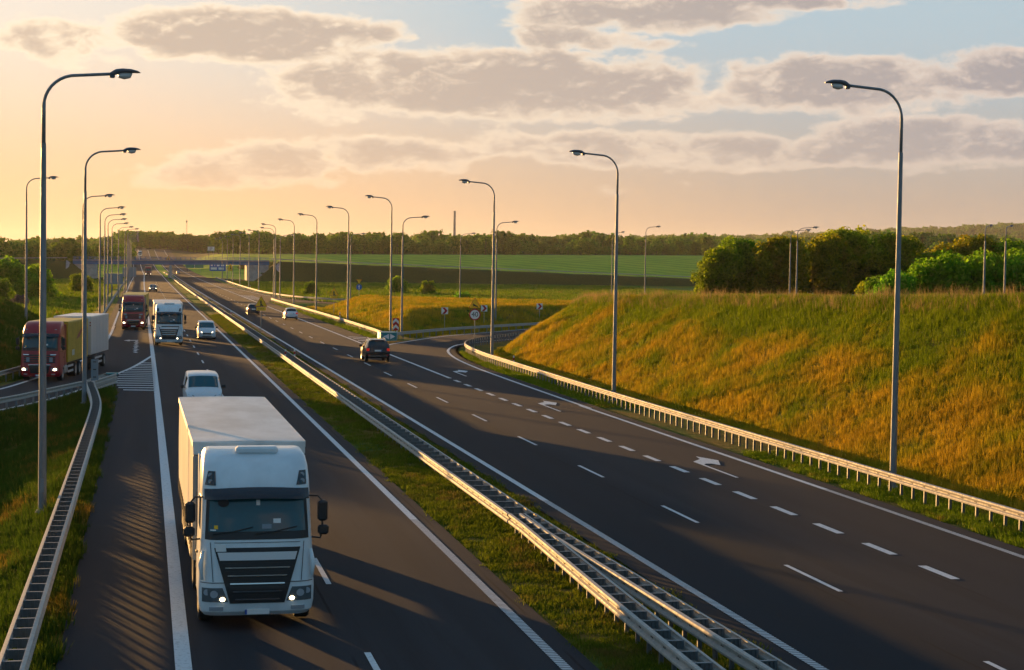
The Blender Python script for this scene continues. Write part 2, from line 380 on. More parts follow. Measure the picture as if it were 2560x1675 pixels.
# ================================================================== terrain
def cxf(Y):
    Y = np.asarray(Y, float); a = -1.7*(1-np.exp(-(np.maximum(Y, 0)/400.0)**2)); return a - np.maximum(Y-800, 0)*0.0088
def zrf(Y):
    Y = np.asarray(Y, float); return 2.7e-5*np.maximum(Y-740, 0)**2*np.where(Y < 1450, 1, 0) + np.where(Y >= 1450, 2.7e-5*710**2 + 0.012*(Y-1450), 0)
def sstep(a, b, x):
    t = np.clip((x-a)/(b-a), 0, 1); return t*t*(3-2*t)
def dist_poly(X, Y, P):
    """distance to an open polyline"""
    d = np.full(np.shape(X), 1e9)
    for (x0, y0), (x1, y1) in zip(P[:-1], P[1:]):
        ux, uy = x1-x0, y1-y0; t = np.clip(((X-x0)*ux + (Y-y0)*uy)/(ux*ux+uy*uy), 0, 1)
        d = np.minimum(d, np.hypot(X-x0-t*ux, Y-y0-t*uy))
    return d
def inside(X, Y, P):
    r = np.zeros(np.shape(X), bool); n = len(P)
    for i in range(n):
        (x0, y0), (x1, y1) = P[i], P[(i+1) % n]
        c = ((y0 > Y) != (y1 > Y)) & (X < (x1-x0)*(Y-y0)/((y1-y0) if y1 != y0 else 1e-9) + x0); r ^= c
    return r
def sdist(X, Y, P): return np.where(inside(X, Y, P), 1, -1)*dist_poly(X, Y, P+[P[0]])
# plan of the slip roads (edge lines) -------------------------------------------------
L_RIGHT = [(0.70, 153), (-0.8, 137), (-2.1, 127), (-3.4, 116.5), (-5.0, 107.5), (-7.2, 99.5), (-10.5, 91), (-16, 81), (-25, 71)]
L_LEFT = [(-3.75, 215), (-3.75, 190), (-4.0, 165), (-5.0, 145), (-6.5, 130), (-7.8, 120), (-9.2, 112), (-11.8, 104), (-16, 95), (-24, 85), (-32, 78)]
R_RIGHT = [(25.4, 98), (25.4, 104), (25.55, 123), (25.8, 137), (26.5, 150), (27.9, 161.5), (30.2, 171), (32.4, 176), (36, 181.8), (42, 190), (50, 200), (62, 214), (80, 232), (100, 250)]
R_LEFT = [(21.75, 160), (22.6, 167), (23.7, 172), (25.6, 177), (32.1, 191.2), (40.6, 204.7), (52, 221), (70, 243), (90, 264)]
LOOP_OUT = [(26.0, 470), (26.6, 430), (27.6, 392), (30.4, 361.5), (37.2, 339.5), (46, 324.5), (54.3, 314.3), (63, 306), (73, 300), (95, 291), (130, 285)]
LOOP_IN = [(22.6, 375), (23.9, 353), (27.5, 344), (33, 332), (41.5, 317.5), (50, 307.5), (59.5, 299.5), (70.5, 293.7), (94, 284.5), (130, 278)]
EMB = [(30.5, -60), (30.5, 118), (30.6, 140), (31.5, 155), (34.6, 167), (41, 177.5), (48.5, 187), (58, 198), (72, 213), (100, 238), (230, 300), (230, -60)]
MOUND = [(29.3, 208), (28.6, 232), (28.2, 262), (29.5, 290), (33.5, 312), (41, 306), (50, 298), (64, 288), (90, 276), (120, 270), (120, 262), (90, 268), (66, 251), (55, 241), (45, 230), (37, 220)]
LMOUND = [(-9.8, 122), (-8.9, 133), (-7.9, 150), (-7.6, 178), (-9.5, 205), (-13, 225), (-60, 240), (-120, 200), (-120, 150), (-30, 128), (-14, 117)]
def zterrain(X, Y):
    X = np.asarray(X, float); Y = np.asarray(Y, float); cx = cxf(Y); zr = zrf(Y)
    xl = np.where(Y < 112, -2.95, -6.6) + cx; xr = np.where(Y < 180, 30.6, 29.0) + cx
    d = np.maximum(np.maximum(xl-X, X-xr), 0)
    ramp_l = np.where(inside(X, Y, L_RIGHT + L_LEFT[::-1]), 0, np.minimum(dist_poly(X, Y, L_LEFT), dist_poly(X, Y, L_RIGHT)))
    ramp_r = np.where(inside(X, Y, R_RIGHT + R_LEFT[::-1]), 0, np.minimum(dist_poly(X, Y, R_LEFT), dist_poly(X, Y, R_RIGHT)))
    loop = np.where(inside(X, Y, LOOP_OUT + LOOP_IN[::-1]), 0, np.minimum(dist_poly(X, Y, LOOP_OUT), dist_poly(X, Y, LOOP_IN)))
    d = np.minimum(np.minimum(d, np.maximum(ramp_l-1.6, 0)), np.minimum(np.maximum(ramp_r-2.2, 0), np.maximum(loop-2.0, 0)))
    und = 0.16*np.sin(X*0.21+1.3)*np.sin(Y*0.083+0.4) + 0.09*np.sin(X*0.47+Y*0.19)
    s = sdist(X, Y, EMB); s2 = sdist(X, Y, MOUND); s3 = sdist(X, Y, LMOUND)
    d = np.where((s > 0) | (s2 > 0) | (s3 > 0), 0, np.minimum(d, np.maximum(-np.maximum(np.maximum(s, s2), s3)-0.5, 0)*1.0+np.where(Y>330,0.0,0.0)))
    drop = np.minimum(1.3, d/2.6)
    z = -0.07 - drop + und*np.clip(d/6, 0, 1)
    # grass of the central reserve, a touch proud of the carriageways
    med = np.clip(1-np.abs(X-cx-11.33)/1.7, 0, 1); z = np.where(Y < 700, z + 0.10*sstep(0, 1, med), z)
    # natural relief behind the crossing road
    far = sstep(735, 1160, Y)
    field = far*(11.5 + 0.0125*np.clip(X, -300, 500))
    left = sstep(-20, -80, X); field = field*(1-left) + left*far*4.0
    beyond = np.clip(Y-1180, 0, 3000)*0.0045 + np.maximum(X-500, 0)*0.002*far
    ridge = 95*np.exp(-((X-3050)/950)**2 - ((Y-4500)/1100)**2) + 32*np.exp(-((X-2000)/900)**2 - ((Y-4300)/900)**2) + 16*np.exp(-((X-1500)/1500)**2 - ((Y-3300)/700)**2)
    z = z + (field + beyond + ridge)
    # hold the corridor of the road at road level
    wr = 1-sstep(0, 26, np.maximum(np.maximum(xl-X, X-xr), 0)); z = np.where(Y > 700, z*(1-wr) + (zr-0.07)*wr, z)
    # right-hand embankment of the slip road that climbs to the camera's own bridge
    hcrest = np.clip(8.95-0.0231*Y, 2.0, 9.2)
    h = np.minimum(hcrest, np.maximum(s, 0)/1.50)
    rnd = hcrest-0.35; h = np.where(h > rnd, rnd + (h-rnd)*0.5, h)
    back = np.clip((X-64)/20, 0, 1); h = h*(1-0.55*back)
    z = z + np.where(s > 0, h + und*0.6*np.clip(s/5, 0, 1)*(1-np.clip((s-9)/8, 0, 1)), 0)
    z = z + np.where(s2 > 0, np.minimum(1.9, s2/2.6), 0)
    z = z + np.where(s3 > 0, np.minimum(3.5, s3/1.9), 0)
    # embankment of the crossing road, broken at the bridge
    top = np.where(X < 10, 6.75-0.022*np.maximum(-28-X, 0), 7.45-0.0272*np.maximum(X-48, 0)) + 1.3
    top = np.maximum(top, 1.2)
    s4 = (17.0-np.abs(Y-722))/1.55 + 0*X
    endd = np.where(X < 10, (-20.5-X), (X-42.5))/1.25
    e = np.minimum(np.minimum(top, s4), endd); e = np.where((X > -420) & (X < 330), np.maximum(e, 0), 0)
    z = np.where(e > 0, np.maximum(z, np.minimum(z, -1.3) + e), z)
    return z
def spaced(segs):
    o = []
    for a, b, st in segs: o += list(np.arange(a, b, st))
    return np.array(o + [segs[-1][1]])
gx = spaced([(-9000, -2000, 700), (-2000, -500, 150), (-500, -120, 25), (-120, -30, 6), (-30, 60, 1.1), (60, 130, 3.5), (130, 360, 9), (360, 1000, 40), (1000, 5000, 160), (5000, 11000, 600)])
gy = spaced([(-400, -40, 40), (-40, 25, 5), (25, 210, 1.3), (210, 400, 2.6), (400, 690, 8), (690, 760, 2.5), (760, 1250, 20), (1250, 3000, 90), (3000, 7000, 220), (7000, 14000, 700)])
GX, GY = np.meshgrid(gx, gy); GZ = zterrain(GX, GY)
nx, ny = len(gx), len(gy)
gv = np.stack([GX, GY, GZ], -1).reshape(-1, 3)
ii = np.arange((ny-1)*(nx-1)); r_, q_ = ii//(nx-1), ii % (nx-1); a_ = r_*nx+q_
gf = np.stack([a_, a_+1, a_+nx+1, a_+nx], -1)
def fastmesh(name, V, F):
    me = bpy.data.meshes.new(name); V = np.asarray(V, np.float32); F = np.asarray(F, np.int32); k = F.shape[1]
    me.vertices.add(len(V)); me.vertices.foreach_set('co', V.ravel())
    me.loops.add(F.size); me.loops.foreach_set('vertex_index', F.ravel())
    me.polygons.add(len(F)); me.polygons.foreach_set('loop_start', np.arange(0, F.size, k, dtype=np.int32)); me.polygons.foreach_set('loop_total', np.full(len(F), k, np.int32))
    me.update(calc_edges=True); return me
gm = fastmesh('ground', gv, gf); gm.polygons.foreach_set('use_smooth', [True]*len(gm.polygons))
# colour: meadow green to dry ochre by patches; crop field and far woods by place
mg = mat('meadow', (0.1, 0.1, 0.02), 0.95, spec=0.1); t = NT(mg); p = t.pos(); sp = t.new('ShaderNodeSeparateXYZ'); t.l.new(p, sp.inputs[0]); PX, PY, PZ = sp.outputs
n1 = t.noise(t.stretch(p, (0.22, 0.12, 0.3)), 1.0, 6, 0.6); n2 = t.noise(t.stretch(p, (1.6, 1.6, 1.6)), 1.0, 6, 0.65); n3 = t.noise(t.stretch(p, (0.05, 0.03, 0)), 1.0, 5, 0.6)
green = t.ramp(n2, [(0.3, (0.030, 0.062, 0.006)), (0.7, (0.085, 0.120, 0.012))])
dry = t.ramp(n2, [(0.3, (0.120, 0.078, 0.012)), (0.7, (0.230, 0.145, 0.024))])
c = t.mix(t.mr(n1, 0.44, 0.58), green, dry)
# lush low meadow away from the road
meadow = t.ramp(n3, [(0.32, (0.030, 0.090, 0.006)), (0.47, (0.065, 0.150, 0.010)), (0.57, (0.120, 0.135, 0.018)), (0.66, (0.036, 0.105, 0.007))])
c = t.mix(t.mr(PY, 300, 345), c, meadow)
# crop field beyond the crossing road: drilled rows with tramlines
fw_ = t.new('ShaderNodeTexWave', wave_type='BANDS', bands_direction='DIAGONAL'); fw_.inputs['Scale'].default_value = 0.035; fw_.inputs['Distortion'].default_value = 2.5; fw_.inputs['Detail'].default_value = 3; t.l.new(t.stretch(p, (1.0, 0.45, 0)), fw_.inputs['Vector'])
crop = t.ramp(t.math('ADD', t.math('MULTIPLY', fw_.outputs['Fac'], 0.35), t.math('MULTIPLY', n3, 0.65)), [(0.25, (0.150, 0.255, 0.010)), (0.55, (0.235, 0.350, 0.016)), (0.8, (0.300, 0.400, 0.024))])
dense_shade = t.ramp(n2, [(0.3, (0.012, 0.030, 0.006)), (0.7, (0.034, 0.064, 0.012))]); c = t.mix(t.math('MULTIPLY', t.mr(PY, 697, 700), t.mr(PZ, -1.0, -0.5)), c, dense_shade)  # crossing embankment: dense growth, its shade from the sun darkened into the colour
c = t.mix(t.mr(PY, 739, 742), c, crop)
forest = t.ramp(n3, [(0.3, (0.018, 0.030, 0.010)), (0.7, (0.035, 0.050, 0.016))])
c = t.mix(t.mr(PY, 1170, 1260), c, forest)
t.l.new(c, bsdf(mg).inputs['Base Color']); t.l.new(t.bump(n2, 0.8, 0.15), bsdf(mg).inputs['Normal'])
gm.materials.append(mg)
ground = link(bpy.data.objects.new('ground', gm)); tag(ground, kind='structure')

# ================================================================== roads and markings
YS = spaced([(8, 130, 4), (130, 760, 15), (760, 1520, 20)])
def strip(mb, x0, x1, ys, z):
    """x0/x1 functions or constants, along the carriageway"""
    g = lambda f, y: (f(y) if callable(f) else f)
    mb.grid([[(g(x0, y)+float(cxf(y)), y, float(zrf(y))+z), (g(x1, y)+float(cxf(y)), y, float(zrf(y))+z)] for y in ys])
def resample(P, st):
    P = [Vector((*q, 0)) if len(q) == 2 else Vector(q) for q in P]; o = [P[0]]; acc = 0
    out = [P[0].copy()]
    for a, b in zip(P[:-1], P[1:]):
        L = (b-a).length; k = max(1, round(L/st))
        out += [a.lerp(b, (i+1)/k) for i in range(k)]
    return out
def smooth_line(P, st=2.0):
    """Catmull-Rom through plan points, resampled"""
    P = [Vector((q[0], q[1], q[2] if len(q) > 2 else 0)) for q in P]; Q = [P[0]*2-P[1]] + P + [P[-1]*2-P[-2]]; out = []
    for i in range(1, len(Q)-2):
        a, b, c, d = Q[i-1:i+3]; n = max(1, int((c-b).length/st))
        for k in range(n):
            u = k/n; out.append(0.5*((2*b)+(c-a)*u+(2*a-5*b+4*c-d)*u*u+(3*b-a-3*c+d)*u**3))
    return out + [P[-1]]
def offset(P, d):
    o = []
    for i, q in enumerate(P):
        tn = (P[min(i+1, len(P)-1)]-P[max(i-1, 0)]).normalized(); o.append(q + Vector((tn.y, -tn.x, 0))*d)
    return o
def ribbon(mb, P, w, z):
    a, b = offset(P, -w/2), offset(P, w/2); mb.grid([[(p.x, p.y, p.z+z), (q.x, q.y, q.z+z)] for p, q in zip(a, b)])
def between(mb, A, B, z, n=40):
    def at(P, u):
        Ls = [0]
        for a, b in zip(P[:-1], P[1:]): Ls.append(Ls[-1]+(b-a).length)
        s = u*Ls[-1]
        for i in range(len(P)-1):
            if s <= Ls[i+1] or i == len(P)-2: return P[i].lerp(P[i+1], (s-Ls[i])/max(1e-6, Ls[i+1]-Ls[i]))
    mb.grid([[(*at(A, k/n).xy, z), (*at(B, k/n).xy, z)] for k in range(n+1)])
mb = MB(); strip(mb, lambda y: -1.75 if y < 118 else -4.35 if y > 140 else -1.75-2.6*(y-118)/22, 9.32, YS, 0.0)
tag(mb.build('carriageway_left', MATS['asphalt']), kind='structure')
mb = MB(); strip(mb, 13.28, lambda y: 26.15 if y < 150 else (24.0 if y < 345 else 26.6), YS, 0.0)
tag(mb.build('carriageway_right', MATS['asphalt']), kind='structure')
sl_ = lambda P: smooth_line(P, 2.5)
mb = MB(); between(mb, offset(sl_(L_RIGHT), -0.55), offset(sl_(L_LEFT), 0.6), 0.008, 60)
tag(mb.build('slip_road_left', MATS['asphalt']), kind='structure')
mb = MB(); between(mb, offset(sl_(R_RIGHT), 0.75), offset(sl_(R_LEFT), -0.6), 0.008, 60)
mb.add([(21.3, 150, 0.004), (24.2, 150, 0.004), (24.3, 182, 0.004), (23.9, 190, 0.004), (21.3, 190, 0.004)], [(0, 1, 2, 3, 4)])
tag(mb.build('slip_road_right', MATS['asphalt']), kind='structure')
mb = MB(); between(mb, offset(sl_(LOOP_OUT), -0.0), offset(sl_(LOOP_IN), 0.0), 0.008, 50)
tag(mb.build('loop_slip_road', MATS['asphalt']), kind='structure')
# crossing road on its embankment (left and right of the bridge)
XT = lambda x: (6.75-0.022*max(-28-x, 0)) if x < 10 else max(7.45-0.0272*max(x-48, 0), -0.1)
for nm, xs in (('crossing_road_left', np.linspace(-400, -27, 20)), ('crossing_road_right', np.linspace(47, 300, 20))):
    mb = MB(); mb.grid([[(x, 718.5, XT(x)+0.05), (x, 725.5, XT(x)+0.05)] for x in xs]); tag(mb.build(nm, MATS['asphalt']), kind='structure')
mb = MB(); ribbon(mb, smooth_line([(62, 470), (66, 440), (78, 415), (96, 398), (125, 385), (170, 378)], 4), 3.2, -1.16); 
tag(mb.build('field_path', MATS['paving_grey']), kind='structure')

ZP = 0.013
mk = MB(); rk = MB()
near = [y for y in YS if y <= 140]; farY = [y for y in YS if y >= 104]
def edge(xc, w, y0, y1, ribbed_to):
    ys = [y for y in np.unique(np.concatenate([YS, [y0, y1, ribbed_to]])) if y0 <= y <= y1]
    a = [y for y in ys if y <= ribbed_to]; b = [y for y in ys if y >= ribbed_to]
    if len(a) > 1: strip(rk, xc-w/2, xc+w/2, a, ZP)
    if len(b) > 1: strip(mk, xc-w/2, xc+w/2, b, ZP)
edge(0.82, 0.34, 8, 1480, 8); edge(8.65, 0.24, 8, 1480, 56); edge(13.98, 0.24, 8, 1480, 60)
edge(25.38, 0.24, 8, 100, 62); ribbon(mk, smooth_line(R_RIGHT, 1.5), 0.24, ZP+0.004)
strip(mk, 21.55, 21.80, [123.5, 130, 140, 150, 160, 161], ZP+0.004)
ribbon(mk, smooth_line(R_LEFT[1:], 1.5), 0.24, ZP+0.004)
strip(mk, 21.45+0.1, 21.69+0.1, [y for y in YS if 168 <= y <= 1480], ZP)
ribbon(mk, smooth_line(L_RIGHT, 1.5), 0.26, ZP+0.004); ribbon(mk, smooth_line(L_LEFT, 1.5), 0.26, ZP+0.004)
strip(mk, -3.75+0.35-0.12, -3.75+0.35+0.12, [y for y in YS if 205 <= y <= 1480], ZP)
ribbon(mk, smooth_line([(23.2, 500), (24.5, 468), (26.0, 420), (27.2, 392)], 3), 0.2, ZP+0.004)
# lane dashes 4 m on, 8 m off
for k in range(-5, 48):
    y0 = 70.3+12*k-4; strip(mk, 17.74, 17.88, [y0, y0+4], ZP)
    y1 = 33.0+12*k; strip(mk, 4.66, 4.80, [y1, y1+4], ZP)
# block marking beside the right-hand exit lane, 2 m on 2 m off
for k in range(-7, 15): strip(mk, 21.55, 21.82, [73.8+4*k-2.2+0.0, 73.8+4*k-0.1], ZP)
for k in range(0, 40): strip(mk, 0.68, 0.98, [172+4*k, 174+4*k], ZP+0.004)
# hatching
for k in range(15):
    y = 112.2+k*2.05; xa = np.interp(y, [112, 114, 118, 127, 137, 152], [-1.35, -1.7, -1.95, -1.85, -0.65, 0.5]); mk.add([(xa, y, ZP), (0.62, y-0.35, ZP), (0.62, y-0.35+0.62, ZP), (xa, y+0.62, ZP)], [(0, 1, 2, 3)])
for k in range(7):
    y = 163+k*4.2; xb = np.interp(y, [163, 172, 177, 181, 190], [22.2, 23.5, 24.2, 23.9, 23.3]); mk.add([(21.75, y+1.2, ZP), (xb, y-0.6, ZP), (xb, y+0.4, ZP), (21.75, y+2.2, ZP)], [(0, 1, 2, 3)])
for k in range(5):
    y = 358+k*8; mk.add([(21.5-0.7, y+4, ZP), (23.5, y, ZP), (23.5, y+2.2, ZP), (21.5-0.7, y+6.2, ZP)], [(0, 1, 2, 3)])
for k in range(4):
    y = 430+k*42; mk.add([(21.6-1, y+12, ZP), (24.2-1, y, ZP), (24.2-1, y+1.2, ZP), (21.6-1, y+13.2, ZP)], [(0, 1, 2, 3)])
# arrows: shaft along the lane, bent head pointing to the exit side (toward +x for the right-hand lane)
def arrow(x, y, sgn, dirn):
    P = [(0.07, 0), (0.07, 4.4), (0.25, 4.75), (0.5, 4.75), (0.71, 4.16), (1.2, 5.9), (0.69, 7.47), (0.54, 6.43), (-0.07, 5.5), (-0.07, 0)]
    mk.poly([(x+sgn*px, y+dirn*py, ZP+0.006) for px, py in P])
for y in (35.7, 65.7, 96.0, 125.7): arrow(23.12, y, 1, 1)
mk.poly([(-0.75, 179.6, ZP), (-0.75, 178.4, ZP), (-1.55, 178.2, ZP), (-1.6, 176.8, ZP), (-2.2, 178.6, ZP), (-1.6, 180.2, ZP), (-1.55, 179.4, ZP)])
for k in range(9):
    y = 156+k*2.5; q = random.uniform(-0.12, 0.12); mk.add([(-0.85+q, y, ZP), (-0.6+q, y+0.2, ZP), (-0.95-q, y+1.7, ZP), (-1.2-q, y+1.3, ZP)], [(0, 1, 2, 3)])
tag(mk.build('road_markings', MATS['road_paint']), kind='structure'); tag(rk.build('rumble_edge_lines', MATS['ribbed_paint']), kind='structure')
# ================================================================== guardrails
W_PROF = [(0.0, 0.76), (0.075, 0.745), (0.085, 0.70), (0.07, 0.665), (0.012, 0.635), (0.005, 0.605), (0.012, 0.575), (0.07, 0.545), (0.085, 0.51), (0.075, 0.465), (0.0, 0.45)]
def beam(mb, P, side, off=0.0, z0=0.0):
    """corrugated rail extruded along plan points; side=+1: corrugation bulges to the right of travel"""
    rows = []
    for i, q in enumerate(P):
        tn = (P[min(i+1, len(P)-1)]-P[max(i-1, 0)]).normalized(); nn = Vector((tn.y, -tn.x, 0))*side
        rows.append([tuple(q + nn*(off+a) + Vector((0, 0, z+z0))) for a, z in W_PROF] + [tuple(q + nn*(off+a-0.012) + Vector((0, 0, z+z0))) for a, z in W_PROF[::-1]])
    mb.grid(rows, True)
    for k in (0, -1): mb.poly(rows[k] if k else rows[k][::-1])
def post_mesh(h=0.72, w=0.10, d=0.055):
    m = MB(); t_ = 0.008
    m.box(-w/2, w/2, -d/2, -d/2+t_, -0.5, h); m.box(-w/2, -w/2+t_, -d/2+t_, d/2, -0.5, h); m.box(w/2-t_, w/2, -d/2+t_, d/2, -0.5, h); return m
POST = post_mesh().mesh('post'); POST.materials.append(MATS['post_steel'])
def spacer_mesh(w):
    m = MB(); m.box(-w/2, w/2, -0.035, 0.035, 0.735, 0.75); m.box(-w/2, w/2, -0.035, -0.028, 0.56, 0.735); m.box(-w/2+0.01, -w/2+0.06, -0.028, 0.03, 0.56, 0.73); m.box(w/2-0.06, w/2-0.01, -0.028, 0.03, 0.56, 0.73); return m
SPACERS = {}
def spacer(w):
    if w not in SPACERS:
        me = spacer_mesh(w).mesh('spacer'); me.materials.append(MATS['lamp_steel']); SPACERS[w] = me
    return SPACERS[w]
def along(P, st):
    """points every st metres with headings"""
    out = []; rem = 0.0
    for a, b in zip(P[:-1], P[1:]):
        L = (b-a).length; s = rem
        while s < L: out.append((a.lerp(b, s/L), math.atan2(b.y-a.y, b.x-a.x))); s += st
        rem = s-L
    return out
def near_cut(pts, n=150):
    """split posts: the n that show largest are single objects, the rest one joined part"""
    pts = sorted(pts, key=lambda q: q[0].y); return pts[:n], pts[n:]
def bolts(mb, P, side, off):
    for q, a in along(P, 1.0):
        tn = Vector((math.cos(a), math.sin(a), 0)); nn = Vector((tn.y, -tn.x, 0))*side
        for s in (-0.05, 0.05):
            c = q + tn*s + nn*(off+0.012); mb.add([tuple(c+tn*e+nn*0.012+Vector((0, 0, f))) for e, f in ((-.014, .59), (.014, .59), (.014, .62), (-.014, .62))] + [tuple(c+tn*e+Vector((0, 0, f))) for e, f in ((-.014, .59), (.014, .59), (.014, .62), (-.014, .62))], [(0, 1, 2, 3), (0, 4, 5, 1), (1, 5, 6, 2), (2, 6, 7, 3), (3, 7, 4, 0)])
def guardrail(label, pts, sides, half=0.22, post_st=1.0, n=150, post_side=0.0, spac=False, zoff=0.0, group='road guardrails', st=2.0, boltmax=0, onground=False):
    P = smooth_line(pts, st)
    if onground:
        zz = zterrain(np.array([q.x for q in P]), np.array([q.y for q in P])); 
        for q, z in zip(P, zz): q.z = float(z)+0.05
    o = thing('guardrail', label, 'guardrail', tuple(P[0]), group=group)
    base = P[0].copy(); Q = [q-base for q in P]
    for s in sides:
        mb = MB(); beam(mb, Q, s, half if len(sides) > 1 else 0.0); mb.build('rail_beam', MATS['galvanised'], o, split=35)
        if boltmax:
            mb = MB(); bolts(mb, [q for q in Q if q.y+base.y < boltmax], s, half if len(sides) > 1 else 0.0); tag(mb.build('bolts', MATS['chassis'], o), kind='stuff')
    pp = along(Q, post_st)
    shift = 0.0 if len(sides) > 1 else -0.05*sides[0]
    near, far = near_cut(pp, n)
    for q, a in near:
        nn = Vector((math.sin(a), -math.cos(a), 0)); p = q + nn*shift
        inst('post', POST, o, p, a+math.pi/2)
        if spac: inst('spacer', spacer(round(2*half, 2)), o, p, a+math.pi/2)
    if far:
        mb = MB()
        for q, a in far[::2 if post_st < 1.2 else 1]:
            p = q + Vector((math.sin(a), -math.cos(a), 0))*shift; mb.box(p.x-0.05, p.x+0.05, p.y-0.03, p.y+0.03, p.z-0.3, p.z+0.72)
            if spac: mb.box(p.x-half, p.x+half, p.y-0.03, p.y+0.03, p.z+0.58, p.z+0.74)
        tag(mb.build('far_posts', MATS['post_steel'], o), kind='stuff')
    return o
C = lambda x, y: (x+float(cxf(y)), y)
# central reserve: one double-sided rail that opens into two near the camera
med_y = [52, 60, 80, 110, 150, 200, 250, 300, 360, 430, 500, 580, 660, 704]
guardrail('double-sided steel guardrail with cross bars running along the central grass strip', [C(11.36, y) for y in med_y], (1, -1), 0.36, 1.333, 150, spac=True, boltmax=100)
guardrail('double-sided steel guardrail on the central strip beyond the overpass pier', [C(11.36, y) for y in (728, 780, 850, 950, 1080, 1250)], (1, -1), 0.36, 4, 0, spac=True)
guardrail('left branch of the split central guardrail, double-sided, beside the white lorry lane', [(10.5, 20), (10.6, 30), (10.74, 36), (10.92, 42), (11.08, 47), (11.18, 50), (11.2, 52)], (1, -1), 0.20, 1.0, 150, spac=True, boltmax=60)
guardrail('right branch of the split central guardrail, double-sided, beside the dark fast lane', [(12.1, 20), (12.0, 30), (11.88, 36), (11.74, 42), (11.62, 46), (11.54, 49), (11.52, 52)], (1, -1), 0.20, 1.0, 150, spac=True, boltmax=60)
# right side of the right-hand carriageway, turning into the exit slip road
guardrail('sunlit steel guardrail along the foot of the tall grassy slope', [(27.5, 20), (27.5, 60), (27.5, 95), (27.7, 115), (28.0, 135), (28.35, 148), (29.6, 161.8), (32.4, 171.7), (38.1, 183.4), (43.8, 193), (52, 204), (66, 220), (84, 238)], (-1,), 0, 1.0, 200, boltmax=130)
guardrail('guardrail on the far side of the curving exit road, in front of the chevron signs', [(25.6, 183.2), (26.7, 185.6), (34.7, 199), (43.8, 211), (51.3, 220), (66, 236), (86, 257)], (1,), 0, 2.0, 60)
guardrail('sunlit guardrail beside the right shoulder, ending at the exit nose', [(24.9, 181), (25.2, 194), (25.2, 222), (25.0, 255), (24.4, 295), (23.9, 335), (24.0, 343), (24.6, 346)], (-1,), 0, 1.333, 140)
guardrail('far guardrail curving round the loop slip road below the crossing embankment', [C(28.6, 700), C(28.2, 600), C(27.7, 501), (26.6, 430), (28.0, 391), (31, 361.5), (38, 339.8), (46.6, 325), (54.8, 315), (63.5, 307), (73.4, 301), (95, 292), (130, 286)], (1,), 0, 2.0, 0)
# left side
guardrail('double-sided guardrail with cross bars between the left shoulder and the grass verge', [(-2.45, 18), (-2.45, 40), (-2.44, 60), (-2.44, 75), (-2.46, 88), (-2.55, 94), (-2.72, 98), (-2.98, 103), (-3.22, 107), (-3.3, 109.2)], (1, -1), 0.20, 1.0, 120, spac=True, boltmax=60)
guardrail('guardrail between the exit slip road on the left and the dark verge', [(-3.5, 110.6), (-4.0, 109.2), (-5.6, 103.7), (-7.6, 97), (-11, 88.5), (-17, 78.5), (-25, 69)], (-1,), 0, 1.333, 60)
guardrail('guardrail on the outer side of the left slip road, behind the red container lorry', [(-30, 81), (-19, 93.5), (-13, 105), (-10.4, 113), (-9.4, 119), (-8.4, 125.5), (-7.3, 134), (-6.2, 150), (-5.6, 175), (-5.5, 210), (-5.7, 250), (-6.0, 315), (-6.2, 380), (-6.4, 460), (-6.6, 560), (-6.7, 705)], (1,), 0, 2.0, 110)
# crossing road rails
for nm, xs in (('guardrail on top of the crossing road embankment, right of the overpass', np.linspace(50, 240, 14)), ('guardrail on top of the crossing road embankment, left of the overpass', np.linspace(-200, -31, 14))):
    guardrail(nm, [(x, 717.6, XT(x)+0.2) for x in xs], (1,), 0, 4.0, 0, st=12)

# noses where the guardrails meet
def nose_left():
    o = thing('crash_cushion', 'three-rail guardrail nose at the hatched gore between slip road and carriageway', 'guardrail nose', (-2.5, 113, 0))
    for k, (a, b) in enumerate((((-0.75, -3.8), (0.62, 3.8)), ((-1.1, -2.6), (0.1, 4.6)))):
        for z0 in (-0.04, -0.36) if k == 0 else (-0.04,):
            P = [Vector((a[0]+(b[0]-a[0])*u, a[1]+(b[1]-a[1])*u, 0)) for u in np.linspace(0, 1, 6)]
            mb = MB(); beam(mb, P, 1 if k == 0 else -1, 0, z0+0.06); mb.build('rail_beam', MATS['galvanised'], o, split=35)
    for k in range(5):
        u = k/4; inst('post', POST, o, (-0.8+1.2*u, -3.6+7.3*u, 0.05), R(80))
    mb = MB(); mb.bbox(-0.05, 0.75, 3.6, 4.3, 0.70, 0.80, 0.03); mb.build('nose_cap', MATS['teal'], o)
    mb = MB(); mb.bbox(0.5, 0.62, 3.75, 3.95, 0.1, 0.72, 0.02); mb.build('nose_plate', MATS['galvanised'], o)
nose_left()
